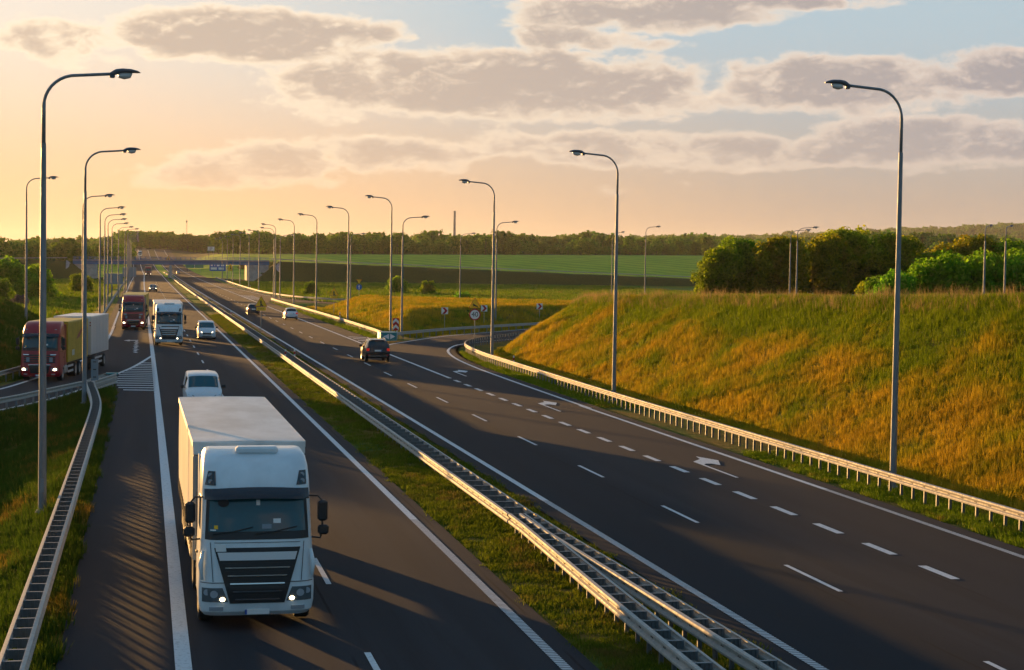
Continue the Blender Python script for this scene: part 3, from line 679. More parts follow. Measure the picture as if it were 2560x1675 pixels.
def nose_right():
    o = thing('crash_cushion', 'teal crash cushion with white arrows at the tip of the exit gore', 'crash cushion', (24.65, 179.0, 0))
    mb = MB(); R_ = [(0.88*math.cos(a)+0.0, 0.75*math.sin(a)) for a in np.linspace(math.pi, 2*math.pi, 13)]
    pts = [(-0.88, 2.2)] + R_ + [(0.88, 2.2)]
    mb.grid([[(x, y, 0.12), (x, y, 1.0)] for x, y in pts]); mb.poly([(x, y, 1.0) for x, y in pts]); mb.build('nose_body', MATS['teal'], o)
    for s in (-1, 1):
        rows = []
        def fr(x): return -0.75*math.sqrt(max(0, 1-(x/0.88)**2)) - 0.012
        tri = [(s*0.06, 0.30), (s*0.06, 0.86), (s*0.62, 0.58)]
        mb = MB(); n = 8
        g = []
        for i in range(n+1):
            x = 0.06+(0.62-0.06)*i/n; hh = 0.28*(1-i/n); g.append([(s*x, fr(x), 0.58-hh), (s*x, fr(x), 0.58+hh)])
        mb.grid(g); mb.build('arrow_panel', MATS['sign_white'], o)
    for z0 in (0.22, -0.05, -0.32):
        P = [Vector((0.75+u*0.9, -0.1+u*5.6, 0)) for u in np.linspace(0, 1, 5)]; mb = MB(); beam(mb, P, 1, 0, z0); mb.build('rail_beam', MATS['galvanised'], o, split=35)
        P = [Vector((-0.85+u*0.65, 0.2+u*4.0, 0)) for u in np.linspace(0, 1, 5)]; mb = MB(); beam(mb, P, -1, 0, z0); mb.build('rail_beam', MATS['galvanised'], o, split=35)
nose_right()

# ================================================================== street lamps
def lamp_proto(H, reach):
    """tapered octagonal pole, slim swept arm, cobra head; arm toward local +x"""
    o = link(bpy.data.objects.new('street_lamp', None)); rb, rj = 0.135, 0.082; zj = H-2.35
    mb = MB(); mb.tube([(0, 0, -0.4), (0, 0, 0.0), (0, 0, zj)], [rb, rb, rj], 10); mb.build('pole', MATS['lamp_steel'], o, split=50)
    mb = MB(); mb.tube([(0, 0, 0.02), (0, 0, 0.10)], [0.23, 0.2], 10); mb.build('base_flange', MATS['lamp_steel'], o)
    mb = MB(); mb.box(-0.05, 0.05, -rb-0.012, -rb+0.03, 0.7, 1.15); mb.build('service_door', MATS['sign_back'], o)
    pts = [(0, 0, zj-0.06), (0, 0, zj+1.2)]; cr = 1.05
    for k in range(1, 10):
        a = (math.pi/2)*k/9; pts.append((cr*(1-math.cos(a)), 0, zj+1.2+cr*math.sin(a)))
    e = pts[-1]; pts += [(reach-0.75, 0, e[2]+0.09)]
    mb = MB(); mb.tube(pts, [0.066]*2 + [0.052]*(len(pts)-2), 8); mb.build('arm', MATS['lamp_steel'], o, smooth=True)
    hx, hz = reach-0.80, pts[-1][2]
    # head: body as stations along x (half width, bottom, top)
    st = [(0.0, 0.06, -0.05, 0.05), (0.07, 0.10, -0.09, 0.10), (0.18, 0.13, -0.02, 0.17), (0.40, 0.17, 0.04, 0.20), (0.68, 0.17, 0.05, 0.19), (0.88, 0.12, 0.055, 0.14), (0.97, 0.05, 0.065, 0.09)]
    rows = [[(hx+x, w*math.cos(a), (b+t2)/2+(t2-b)/2*math.sin(a)) for a in np.linspace(0, 2*math.pi, 12, endpoint=False)] for x, w, b, t2 in st]
    mb = MB(); rows = [[(p[0], p[1], p[2]+hz) for p in r] for r in rows]; mb.grid(rows, True); mb.poly(rows[0][::-1]); mb.poly(rows[-1])
    hd = mb.build('lamp_head', MATS['lamp_head'], o, smooth=True)
    mb = MB(); mb.tube([(hx+0.30, 0, hz+0.045), (hx+0.32, 0, hz-0.03), (hx+0.45, 0, hz-0.045), (hx+0.62, 0, hz-0.02), (hx+0.70, 0, hz+0.05)], [0.05, 0.10, 0.12, 0.10, 0.03], 10); mb.build('lens', MATS['lamp_glass'], hd, smooth=True)
    mb = MB(); mb.bbox(hx-0.02, hx+0.16, -0.07, 0.07, hz-0.13, hz+0.0, 0.03); mb.build('spigot', MATS['lamp_head'], hd)
    return o
LAMP = {}
def lamp(x, y, z, H, rz, label, group, reach=2.9):
    if not LAMP: LAMP['p'] = lamp_proto(14.5, 2.9); o = LAMP['p']
    else: o = copy_tree(LAMP['p'])
    o.location = (x, y, z); o.rotation_euler = (0, 0, rz); o.scale = (1, 1, H/14.5)
    tag(o, label, 'street lamp', group); return o
GL, GR, GS = 'lamps along the left carriageway', 'lamps along the right carriageway', 'lamps along the slip roads'
lamp(-3.3, 58.8, 0, 14.45, R(2), 'tall grey street lamp nearest the camera on the left verge, arm toward the road', GL)
lamp(-3.42, 101.9, 0, 14.5, R(3), 'grey street lamp at the left gore, beside the sign seen from behind', GL)
lamp(-11.6, 178, 1.9, 14.2, R(4), 'street lamp standing on the dark mound beyond the left slip road', GS)
lf = 'one of the grey street lamps in the far left row'
for i, (hx, y) in enumerate([(-4.17, 177.8), (-3.6, 220.7), (-3.85, 256.6), (-4.1, 289.5), (-4.15, 326), (-3.6, 366), (-2.6, 391), (-2.6, 437), (-2.9, 474), (-3.0, 507), (-3.2, 544), (-3.4, 581), (-3.5, 615), (-3.6, 655), (-3.7, 700)]):
    lamp(hx-2.0, y, -0.05, 14.5, R(3), lf if i else 'street lamp in the left row whose arm shows behind the second nearest lamp', GL)
RN = ['tall grey street lamp nearest the camera at the foot of the grassy slope', 'second nearest street lamp on the right, where the grassy slope meets the guardrail', 'third street lamp on the right, beside the exit bend and the speed limit sign', 'street lamp left of the red and white chevron board at the exit gore', 'street lamp on the right next to the small delineator post behind the guardrail', 'street lamp on the right just beyond the yellow lane merge sign']
for i, (x, y, H) in enumerate([(28.1, 62, 15.35), (28.3, 103.5, 15.2), (28.75, 144.5, 15.2), (27.2, 196.1, 15.6), (26.4, 232, 15.4), (26.1, 273.2, 15.4), (26.2, 317, 15.5), (25.9, 359, 15.4), (26.5, 372, 14.9), (28.7, 457, 15.7), (28.5, 498.5, 15.6), (28.6, 548.5, 15.7), (28.4, 590, 15.6), (28.4, 632, 15.6), (28.4, 674, 15.6)]):
    lamp(x, y, 0, H, R(180-3), RN[i] if i < len(RN) else 'one of the far grey street lamps in the row along the right carriageway', GR)
for x, y, z, H, lb in [(28.3, 194.8, 0, 13.4, 'street lamp right of the exit gore chevron board, arm toward the slip road'), (40.2, 349, -0.1, 13.8, 'street lamp on the loop slip road behind the blue arrow sign'), (27.3, 365, 0, 13.4, 'far street lamp with arm to the right at the merge of the loop road'), (58.7, 327.3, -0.1, 13.9, 'street lamp behind the orange mound, right of the brick chimney'), (46.9, 233.6, -0.05, 14.0, 'street lamp between the chevron signs on the exit bend'), (109.2, 403, -1.2, 17.2, 'far street lamp just left of the second nearest right-hand lamp'), (95.6, 328, 0.5, 15.3, 'street lamp above the left end of the slope crest, left of the grove'), (85.2, 220, 2.4, 11.3, 'right one of the two lamps standing in front of the grove'), (87.3, 228, 2.2, 11.3, 'left one of the two lamps standing in front of the grove'), (84.3, 165, 3.0, 10.0, 'left one of the two lamps at the right edge of the picture'), (86.6, 165, 3.0, 10.0, 'right one of the two lamps at the right edge of the picture')]:
    lamp(x, y, z, H, R(0) if lb.find('picture') < 0 else R(50), lb, GS)

# ================================================================== signs
def sign_post(o, h, r=0.03, x=0.0, y=0.03):
    mb = MB(); mb.tube([(x, y, -0.5), (x, y, h)], r, 8); mb.build('post', MATS['galvanised'], o, smooth=True)
def plate(mb, pts, y0=0.0, th=0.012): mb.prism([(x, y0, z) for x, z in pts], (0, th, 0))
def ngon(r, n, cz, a0=0.0): return [(r*math.cos(a0+2*math.pi*k/n), cz+r*math.sin(a0+2*math.pi*k/n)) for k in range(n)]
def rtri(a, cz, rr, up_=1):
    """rounded triangle, circumscribed size a (side), centre z cz"""
    h = a*math.sqrt(3)/2; C3 = [(-a/2, -h/3), (a/2, -h/3), (0, 2*h/3)]; out = []
    for i, (x, z) in enumerate(C3):
        L = math.hypot(x, z); cx_, cz_ = x*(1-2*rr/L), z*(1-2*rr/L); a0 = (210, 330, 90)[i]
        for k in range(-2, 3): out.append((cx_+rr*math.cos(R(a0+30*k)), (cz_+rr*math.sin(R(a0+30*k)))*1))
    return [(x, cz+up_*z) for x, z in out]
def warn_tri(o, cz, a=1.15, up_=1):
    mb = MB(); plate(mb, rtri(a, cz, 0.05, up_)); mb.build('sign_panel', MATS['sign_red'], o)
    mb = MB(); plate(mb, rtri(a*0.90, cz, 0.045, up_), -0.004, 0.003); mb.build('sign_face', MATS['sign_yellow'], o)
def text_part(s, size, loc, mname, parent, name='lettering'):
    cu = bpy.data.curves.new('lettering', 'FONT'); cu.body = s; cu.size = size; cu.align_x = 'CENTER'; cu.align_y = 'CENTER'; cu.extrude = 0.002
    tmp = bpy.data.objects.new('lettering', cu); me = bpy.data.meshes.new_from_object(tmp); bpy.data.objects.remove(tmp); bpy.data.curves.remove(cu)
    me.name = name; me.materials.append(MATS[mname]); o = link(bpy.data.objects.new(name, me)); o.parent = parent; o.location = loc; o.rotation_euler = (R(90), 0, 0); return o
# speed limit + wild animals
o = thing('road_sign', 'yellow deer warning triangle above a round 40 speed limit sign at the exit bend', 'road sign', (30.75, 163.2, 0), R(-6)); sign_post(o, 5.0)
warn_tri(o, 4.35, 1.2)
deer = [(-0.30, 0.02), (-0.24, 0.04), (-0.16, 0.10), (-0.15, 0.22), (-0.11, 0.13), (-0.07, 0.20), (-0.06, 0.11), (0.02, 0.06), (0.16, -0.02), (0.22, 0.0), (0.24, -0.06), (0.32, -0.22), (0.27, -0.22), (0.20, -0.12), (0.12, -0.12), (-0.02, -0.08), (-0.10, -0.04), (-0.20, -0.14), (-0.23, -0.13), (-0.14, 0.0), (-0.17, 0.03)]
mb = MB(); plate(mb, [(x, 4.27+z) for x, z in deer], -0.008, 0.003); mb.build('deer_symbol', MATS['sign_black'], o)
mb = MB(); plate(mb, ngon(0.56, 40, 3.40)); mb.build('sign_panel', MATS['sign_red'], o)
mb = MB(); plate(mb, ngon(0.44, 40, 3.40), -0.004, 0.003); mb.build('sign_face', MATS['sign_white'], o)
text_part('40', 0.66, (0, -0.007, 3.40), 'sign_black', o)
def merge_sign(x, y, z, label, rz=0.0, sc=1.0):
    o = thing('road_sign', label, 'road sign', (x, y, z), rz); sign_post(o, 3.8*sc)
    warn_tri(o, 3.3*sc, 1.35*sc)
    cz = 3.25*sc; s = sc
    P = [(-0.10, -0.33), (-0.10, 0.10), (-0.15, 0.10), (-0.03, 0.40), (0.09, 0.10), (0.04, 0.10), (0.04, 0.0), (0.26, -0.33), (0.12, -0.33), (0.04, -0.18), (0.04, -0.33)]
    mb = MB(); plate(mb, [(a*s, cz+b*s) for a, b in P], -0.008, 0.003); mb.build('merge_symbol', MATS['sign_black'], o)
    mb = MB(); mb.box(-0.5*s, 0.5*s, 0.0, 0.012, 2.50*s, 2.86*s); mb.build('distance_plate', MATS['sign_yellow'], o)
    text_part('150 m', 0.26*s, (0, -0.006, 2.68*s), 'sign_black', o)
merge_sign(12.6, 196, 0, 'yellow lane merge triangle with distance plate in the central reserve', sc=1.05)
merge_sign(27.4, 259.0, 0, 'yellow lane merge triangle with distance plate behind the right guardrail', sc=1.05)
merge_sign(9.0, 742, 0, 'far yellow warning sign beside the overpass pier', sc=2.2)
merge_sign(27.6, 590, 0, 'far yellow warning sign on the right verge before the overpass', sc=1.6)
# chevron board
o = thing('chevron_board', 'tall red and white chevron board standing in the exit gore', 'road sign', (28.15, 198.5, 0)); sign_post(o, 1.7, 0.03, -0.2); sign_post(o, 1.7, 0.03, 0.2); o.scale = (0.56, 1, 0.53)
mb = MB(); mb.box(-0.66, 0.66, -0.012, 0.0, 0.72, 3.42); mb.build('sign_panel', MATS['sign_red'], o)
for zc in (1.57, 2.87):
    mb = MB(); plate(mb, [(-0.64, zc-0.78+0.0), (-0.64, zc-0.16), (0, zc+0.50), (0.64, zc-0.16), (0.64, zc-0.78), (0, zc-0.12)], -0.018, 0.004); mb.build('white_chevron', MATS['sign_white'], o)
def bend_sign(x, y, label):
    o = thing('chevron_sign', label, 'road sign', (x, y, 0), R(-8), 'chevron signs on the exit bend'); sign_post(o, 2.3)
    mb = MB(); mb.box(-0.42, 0.42, -0.012, 0.0, 1.75, 2.6); mb.build('sign_panel', MATS['sign_white'], o)
    mb = MB(); plate(mb, [(-0.32, 1.78), (0.02, 1.78), (0.36, 2.175), (0.02, 2.57), (-0.32, 2.57), (0.02, 2.175)], -0.018, 0.004); mb.build('red_chevron', MATS['sign_red'], o)
bend_sign(37.0, 217, 'small red arrow chevron sign left of the 40 speed limit sign'); bend_sign(44.6, 230, 'small red arrow chevron sign half hidden behind the third lamp pole'); bend_sign(55.2, 243, 'small red arrow chevron sign furthest right, by the foot of the slope')
# give way + blue arrow
o = thing('road_sign', 'yellow give way triangle above a round blue arrow sign on the loop road', 'road sign', (44.6, 371, -0.4)); sign_post(o, 4.6)
mb = MB(); plate(mb, rtri(1.25, 4.3, 0.05, -1)); mb.build('sign_panel', MATS['sign_red'], o); mb = MB(); plate(mb, rtri(1.02, 4.3, 0.04, -1), -0.004, 0.003); mb.build('sign_face', MATS['sign_yellow'], o)
mb = MB(); plate(mb, ngon(0.62, 32, 3.0)); mb.build('sign_panel', MATS['sign_blue'], o)
mb = MB(); plate(mb, [(-0.07, 2.55), (0.07, 2.55), (0.07, 3.1), (0.22, 3.1), (0, 3.45), (-0.22, 3.1), (-0.07, 3.1)], -0.006, 0.004); mb.build('arrow_symbol', MATS['sign_white'], o)
# big boards
def board(x, y, z, w, z0, z1, mname, label, rz=0.0, lines=()):
    o = thing('direction_sign', label, 'road sign', (x, y, z), rz)
    mb = MB(); mb.box(-w/2, w/2, -0.02, 0.02, z0, z1); mb.build('sign_panel', MATS[mname], o)
    for s in (-0.32, 0.32): sign_post(o, z1-0.2, 0.07, s*w, 0.09)
    for a, b, c2, d in lines:
        mb = MB(); mb.box(a*w, b*w, -0.03, -0.024, z0+(z1-z0)*c2, z0+(z1-z0)*d); mb.build('pictogram', MATS['sign_white'], o)
    return o
board(30.5, 770, 0, 7.0, 2.6, 6.4, 'sign_blue', 'far blue service area sign right of the carriageway under the overpass', 0, [(-.42, -.30, .55, .85), (-.2, -.16, .55, .85), (-.05, .12, .55, .9), (.2, .4, .55, .85), (-.42, -.05, .15, .4), (.05, .38, .15, .4)])
board(24.0, 900, 0, 9.0, 3.0, 6.5, 'sign_green', 'far green direction sign under the overpass', 0, [(0.0, 0.02, 0, 1)])
o = board(-7.1, 404, -0.6, 3.9, 2.7, 5.1, 'sign_back', 'grey back of a large road sign among the far left lamps', R(180))
o = board(-5.2, 560, -0.6, 4.2, 2.6, 5.6, 'sign_back', 'grey back of a road sign further along the left lamp row', R(180))
# sign seen from behind at the left gore
o = thing('gore_sign', 'narrow upright road sign seen from behind beside the second left lamp', 'road sign', (-2.95, 105.5, 0))
mb = MB(); mb.box(-0.21, 0.21, -0.012, 0.0, 1.10, 2.35); mb.build('sign_panel', MATS['sign_back'], o)
for z in (1.3, 1.75, 2.2): mb = MB(); mb.box(-0.09, 0.09, -0.05, -0.014, z-0.03, z+0.03); mb.build('bracket', MATS['chassis'], o)
sign_post(o, 1.2, 0.035, 0, 0.04)
# billboard
o = thing('billboard', 'small far billboard on posts before the trees beyond the overpass', 'billboard', (38, 1060, 6.0))
mb = MB(); mb.box(-2.1, 2.1, -0.1, 0.1, 6.4, 9.0); mb.build('billboard_panel', MATS['billboard_print'], o)
for a, b, c2, d in ((-1.6, -1.0, 6.9, 8.6), (0.2, 1.6, 6.7, 7.3), (0.9, 1.7, 7.5, 8.7)): mb = MB(); mb.box(a, b, -0.14, -0.11, c2, d); mb.build('print_block', MATS['sign_white'], o)
for x in (-1.3, 1.3): mb = MB(); mb.tube([(x, 0.2, -2), (x, 0.2, 8)], 0.12, 8); mb.build('post', MATS['lamp_steel'], o)
# delineators: white post, red reflective face
def delineator(x, y, z, label):
    o = thing('delineator', label, 'delineator', (x, y, z), 0, 'red and white delineator posts')
    mb = MB(); mb.prism([(-0.06, -0.03, -0.1), (0.06, -0.03, -0.1), (0.04, 0.05, -0.1), (-0.04, 0.05, -0.1)], (0, 0, 0.70)); mb.build('post', MATS['sign_white'], o)
    mb = MB(); mb.prism([(-0.065, -0.035, 0.22), (0.065, -0.035, 0.22), (0.045, 0.055, 0.22), (-0.045, 0.055, 0.22)], (0, 0, 0.22)); mb.build('red_band', MATS['sign_red'], o)
delineator(10.92, 139.5, 0.62, 'left one of the nearest pair of red and white delineators on the central guardrail'); delineator(11.65, 139.5, 0.62, 'right one of the nearest pair of red and white delineators on the central guardrail')
delineator(10.4, 239, 0.62, 'left one of the far pair of red and white delineators on the central guardrail'); delineator(11.3, 239, 0.62, 'right one of the far pair of red and white delineators on the central guardrail')
delineator(29.3, 138.2, 0.25, 'single red and white delineator behind the guardrail at the foot of the slope'); delineator(26.0, 238, 0.6, 'red and white delineator behind the guardrail near the mound')
delineator(27.9, 480, 0.3, 'far red and white delineator at the foot of a lamp on the right verge')

# ================================================================== overpass
def overpass():
    o = thing('overpass', 'long blue girder overpass carrying the crossing road over both carriageways', 'bridge', (9.7, 722, 0))
    X0, X1 = -38.5, 39.5
    zt = lambda x: 6.75 + 0.70*np.clip((x-X0)/(X1-X0), 0, 1)
    def slab(y0, y1, za, zb, name, m, n=24):
        xs = np.linspace(X0, X1, n); mb = MB()
        mb.grid([[(x, y0, zt(x)+za), (x, y1, zt(x)+za), (x, y1, zt(x)+zb), (x, y0, zt(x)+zb)] for x in xs], True)
        for x in (xs[0], xs[-1]): mb.poly([(x, y0, zt(x)+za), (x, y1, zt(x)+za), (x, y1, zt(x)+zb), (x, y0, zt(x)+zb)])
        return mb.build(name, MATS[m], o)
    slab(-4.6, -4.25, -1.75, -0.28, 'girder', 'bridge_paint'); slab(4.25, 4.6, -1.75, -0.28, 'girder', 'bridge_paint'); slab(-2.0, -1.7, -1.75, -0.28, 'girder', 'bridge_paint'); slab(1.7, 2.0, -1.75, -0.28, 'girder', 'bridge_paint')
    slab(-5.6, 5.6, -0.28, 0.0, 'deck_slab', 'concrete'); slab(-5.7, -5.2, 0.0, 0.16, 'parapet_kerb', 'bridge_paint'); slab(5.2, 5.7, 0.0, 0.16, 'parapet_kerb', 'bridge_paint')
    for yy in (-5.45, 5.45):
        for h in (0.45, 0.75, 1.1):
            xs = np.linspace(X0, X1, 20); mb = MB(); mb.tube([(x, yy, zt(x)+0.16+h) for x in xs], 0.04, 6); mb.build('handrail', MATS['bridge_paint'], o)
        for x in np.arange(X0+0.5, X1, 2.0): mb = MB(); mb.box(x-0.05, x+0.05, yy-0.03, yy+0.03, float(zt(x))+0.165, float(zt(x))+1.28); mb.build('rail_post', MATS['bridge_paint'], o)
    mb = MB(); mb.bbox(-0.6, 0.6, -4.2, 4.2, -0.3, 5.15, 0.12); mb.build('pier', MATS['concrete'], o)
    mb = MB(); mb.bbox(-0.95, 0.95, -4.7, 4.7, -0.2, 0.55, 0.08); mb.build('pier_foot', MATS['concrete'], o)
    # abutments with wing walls
    for s, xa in ((-1, -29.0), (1, 30.3)):
        z1 = float(zt(xa))-1.78
        mb = MB(); mb.bbox(min(xa, xa+s*1.5), max(xa, xa+s*1.5), -7.5, 7.5, -2.2, z1, 0.05); mb.build('abutment', MATS['concrete'], o)
        mb = MB(); mb.box(min(xa+s*1.6, xa+s*9), max(xa+s*1.6, xa+s*9), -4.2, 4.2, 2.5, z1+1.4); mb.build('back_wall', MATS['concrete'], o)
        zb = -1.9
        for yy in (-8.2, 7.7):
            mb = MB(); mb.prism([(xa, yy, zb), (xa+s*12.5, yy, zb), (xa+s*10.5, yy, zb+0.8), (xa+s*3.5, yy, 3.6), (xa, yy, 3.6)], (0, 0.5, 0)); mb.build('wing_wall', MATS['concrete'], o)
        for k in range(5): mb = MB(); u = k/4; mb.box(xa+s*(3.5+u*7)-0.03, xa+s*(3.5+u*7)+0.03, -8.3, -8.24, 3.3-u*2.7, 4.6-u*2.7); mb.build('stair_rail_post', MATS['galvanised'], o)
        mb = MB(); mb.tube([(xa+s*0.3, -8.27, 4.7), (xa+s*3.5, -8.27, 4.65), (xa+s*10.5, -8.27, 1.95)], 0.05, 6); mb.build('stair_rail', MATS['galvanised'], o)
overpass()
# paved cones beside the abutments
for s, x0, nm in ((-1, -21.5, 'paved_cone_left'), (1, 43.4, 'paved_cone_right')):
    rows = []
    for u in np.linspace(0, 1, 9):
        row = []
        for w in np.linspace(0, 1, 13):
            a = w*math.pi/2; rr = 12.0*(1-u)+0.3; x = x0 + s*(9.8 - rr*math.sin(a)*0.82) ; y = 716.5 - rr*math.cos(a)*0.85
            row.append((x, y, -1.45+8.0*u))
        rows.append(row)
    mb = MB(); mb.grid(rows); tag(mb.build(nm, MATS['paving_grey'], smooth=True), kind='structure')

# ================================================================== far masts
o = thing('chimney', 'tall slim brick factory chimney rising above the distant woods', 'chimney', (425, 2420, 25))
mb = MB(); mb.tube([(0, 0, -4), (0, 0, 30), (0, 0, 52)], [2.1, 1.75, 1.5], 20); mb.build('shaft', MATS['chimney_brick'], o, split=40)
mb = MB(); mb.tube([(0, 0, 51.4), (0, 0, 52.6), (0, 0, 54)], [1.55, 1.8, 1.7], 20); mb.build('crown', MATS['chimney_brick'], o, split=40)
for z in (16, 34): mb = MB(); mb.tube([(0, 0, z), (0, 0, z+0.5)], [2.1-z*0.010, 2.1-z*0.010], 20); mb.build('iron_band', MATS['chassis'], o, split=40)
o = thing('radio_mast', 'thin lattice mast on the horizon above the far road', 'mast', (52, 2350, 15))
for k in range(3):
    a = 2*math.pi*k/3; mb = MB(); mb.tube([(1.1*math.cos(a), 1.1*math.sin(a), 0), (0.5*math.cos(a), 0.5*math.sin(a), 43)], 0.16, 5); mb.build('mast_leg', MATS['lamp_steel'], o)
for z in range(2, 42, 4): mb = MB(); mb.tube([(0.9*math.cos(2*math.pi*k/3), 0.9*math.sin(2*math.pi*k/3), z+(k % 2)*2) for k in range(4)], 0.09, 5); mb.build('lattice_brace', MATS['lamp_steel'], o)
mb = MB(); mb.bbox(-1.1, 1.1, -1.1, 1.1, 39.5, 41.5, 0.3); mb.build('antenna_ring', MATS['lamp_steel'], o)
# ================================================================== lorries (front at local y=0, body runs to +y; x to the viewer's right)
CAB = [  # z, half width, front y, corner radius, rear y
    (0.32, 1.12, 0.16, 0.30, 1.2), (0.42, 1.20, 0.06, 0.34, 1.2), (0.62, 1.235, 0.02, 0.36, 1.2), (0.95, 1.24, 0.0, 0.38, 1.3), (1.10, 1.235, 0.02, 0.38, 2.30), (1.45, 1.22, 0.04, 0.40, 2.30), (2.00, 1.20, 0.09, 0.42, 2.30),
    (2.12, 1.19, 0.12, 0.42, 2.30), (2.60, 1.175, 0.24, 0.42, 2.30), (3.02, 1.16, 0.36, 0.42, 2.30), (3.10, 1.165, 0.36, 0.42, 2.30), (3.34, 1.16, 0.47, 0.42, 2.30), (3.64, 1.145, 0.70, 0.45, 2.30), (3.84, 1.11, 0.98, 0.46, 2.30), (3.945, 1.05, 1.30, 0.44, 2.30), (3.975, 0.97, 1.60, 0.40, 2.25)]
def cab_at(z):
    zs = [c[0] for c in CAB]; return [float(np.interp(z, zs, [c[k] for c in CAB])) for k in (1, 2, 3, 4)]
def front_y(x, z):
    w, yf, r, yb = cab_at(z); ax = abs(x); y = yf + 0.05*(ax/w)**2
    if ax > w-r: t_ = min(1, (ax-(w-r))/r); y += r*0.85*(1-math.sqrt(max(0, 1-t_*t_)))
    return y
def cab_shell():
    rows = []
    for z, w, yf, r, yb in CAB:
        xs = list(np.linspace(0, w-r, 5)) + [w-r + r*math.sin(a) for a in np.linspace(0.2, math.pi/2, 7)]
        half = [(x, front_y(min(x, w-1e-4), z), z) for x in xs]
        side = [(w, y, z) for y in np.linspace(max(half[-1][1]+0.1, 0.55), yb, 5)]
        rp = half + side; lp = [(-x, y, zz) for x, y, zz in rp[::-1]][:-1]
        rows.append(lp + rp)
    mb = MB(); mb.grid([r for r in rows])
    top = rows[-1]; mb.poly(top); 
    mb.grid([[r[0], r[-1]] for r in rows])
    return mb
def fpatch(pl, pr, z0, z1, out=0.012, nz=6, nx=10, th=0.0):
    nx = max(nx, 28); out = out+0.008; nz = max(nz, 4)
    """patch on the cab front: left/right x as functions of height fraction"""
    mb = MB(); rows = []
    for k in range(nz+1):
        u = k/nz; z = z0+(z1-z0)*u; a, b = pl(u), pr(u); rows.append([(a+(b-a)*j/nx, front_y(a+(b-a)*j/nx, z)-out, z) for j in range(nx+1)])
    mb.grid(rows)
    # rim back to the shell
    loop = rows[0] + [r[-1] for r in rows[1:]] + rows[-1][::-1][1:] + [r[0] for r in rows[::-1][1:-1]]
    back = [(x, y+out+0.03, z) for x, y, z in loop]; n = len(loop); b = len(mb.v)
    mb.add(loop+back, [(i, (i+1) % n, n+(i+1) % n, n+i) for i in range(n)])
    return mb
CONST = lambda v: (lambda u: v)
LIN = lambda a, b: (lambda u: a+(b-a)*u)
def wheel_pair(o, y, r=0.50, dual=False, track=1.05):
    for s in (-1, 1):
        w = 0.56 if dual else 0.32
        mb = MB(); mb.wheel((s*track, y, r), r, w, 24); t_ = mb.build('wheel', MATS['rubber'], o, split=40)
        mb = MB(); mb.disc((s*track, y, r), r*0.62, w*0.98, 16); mb.build('rim', MATS['rim_steel'], t_, split=40)
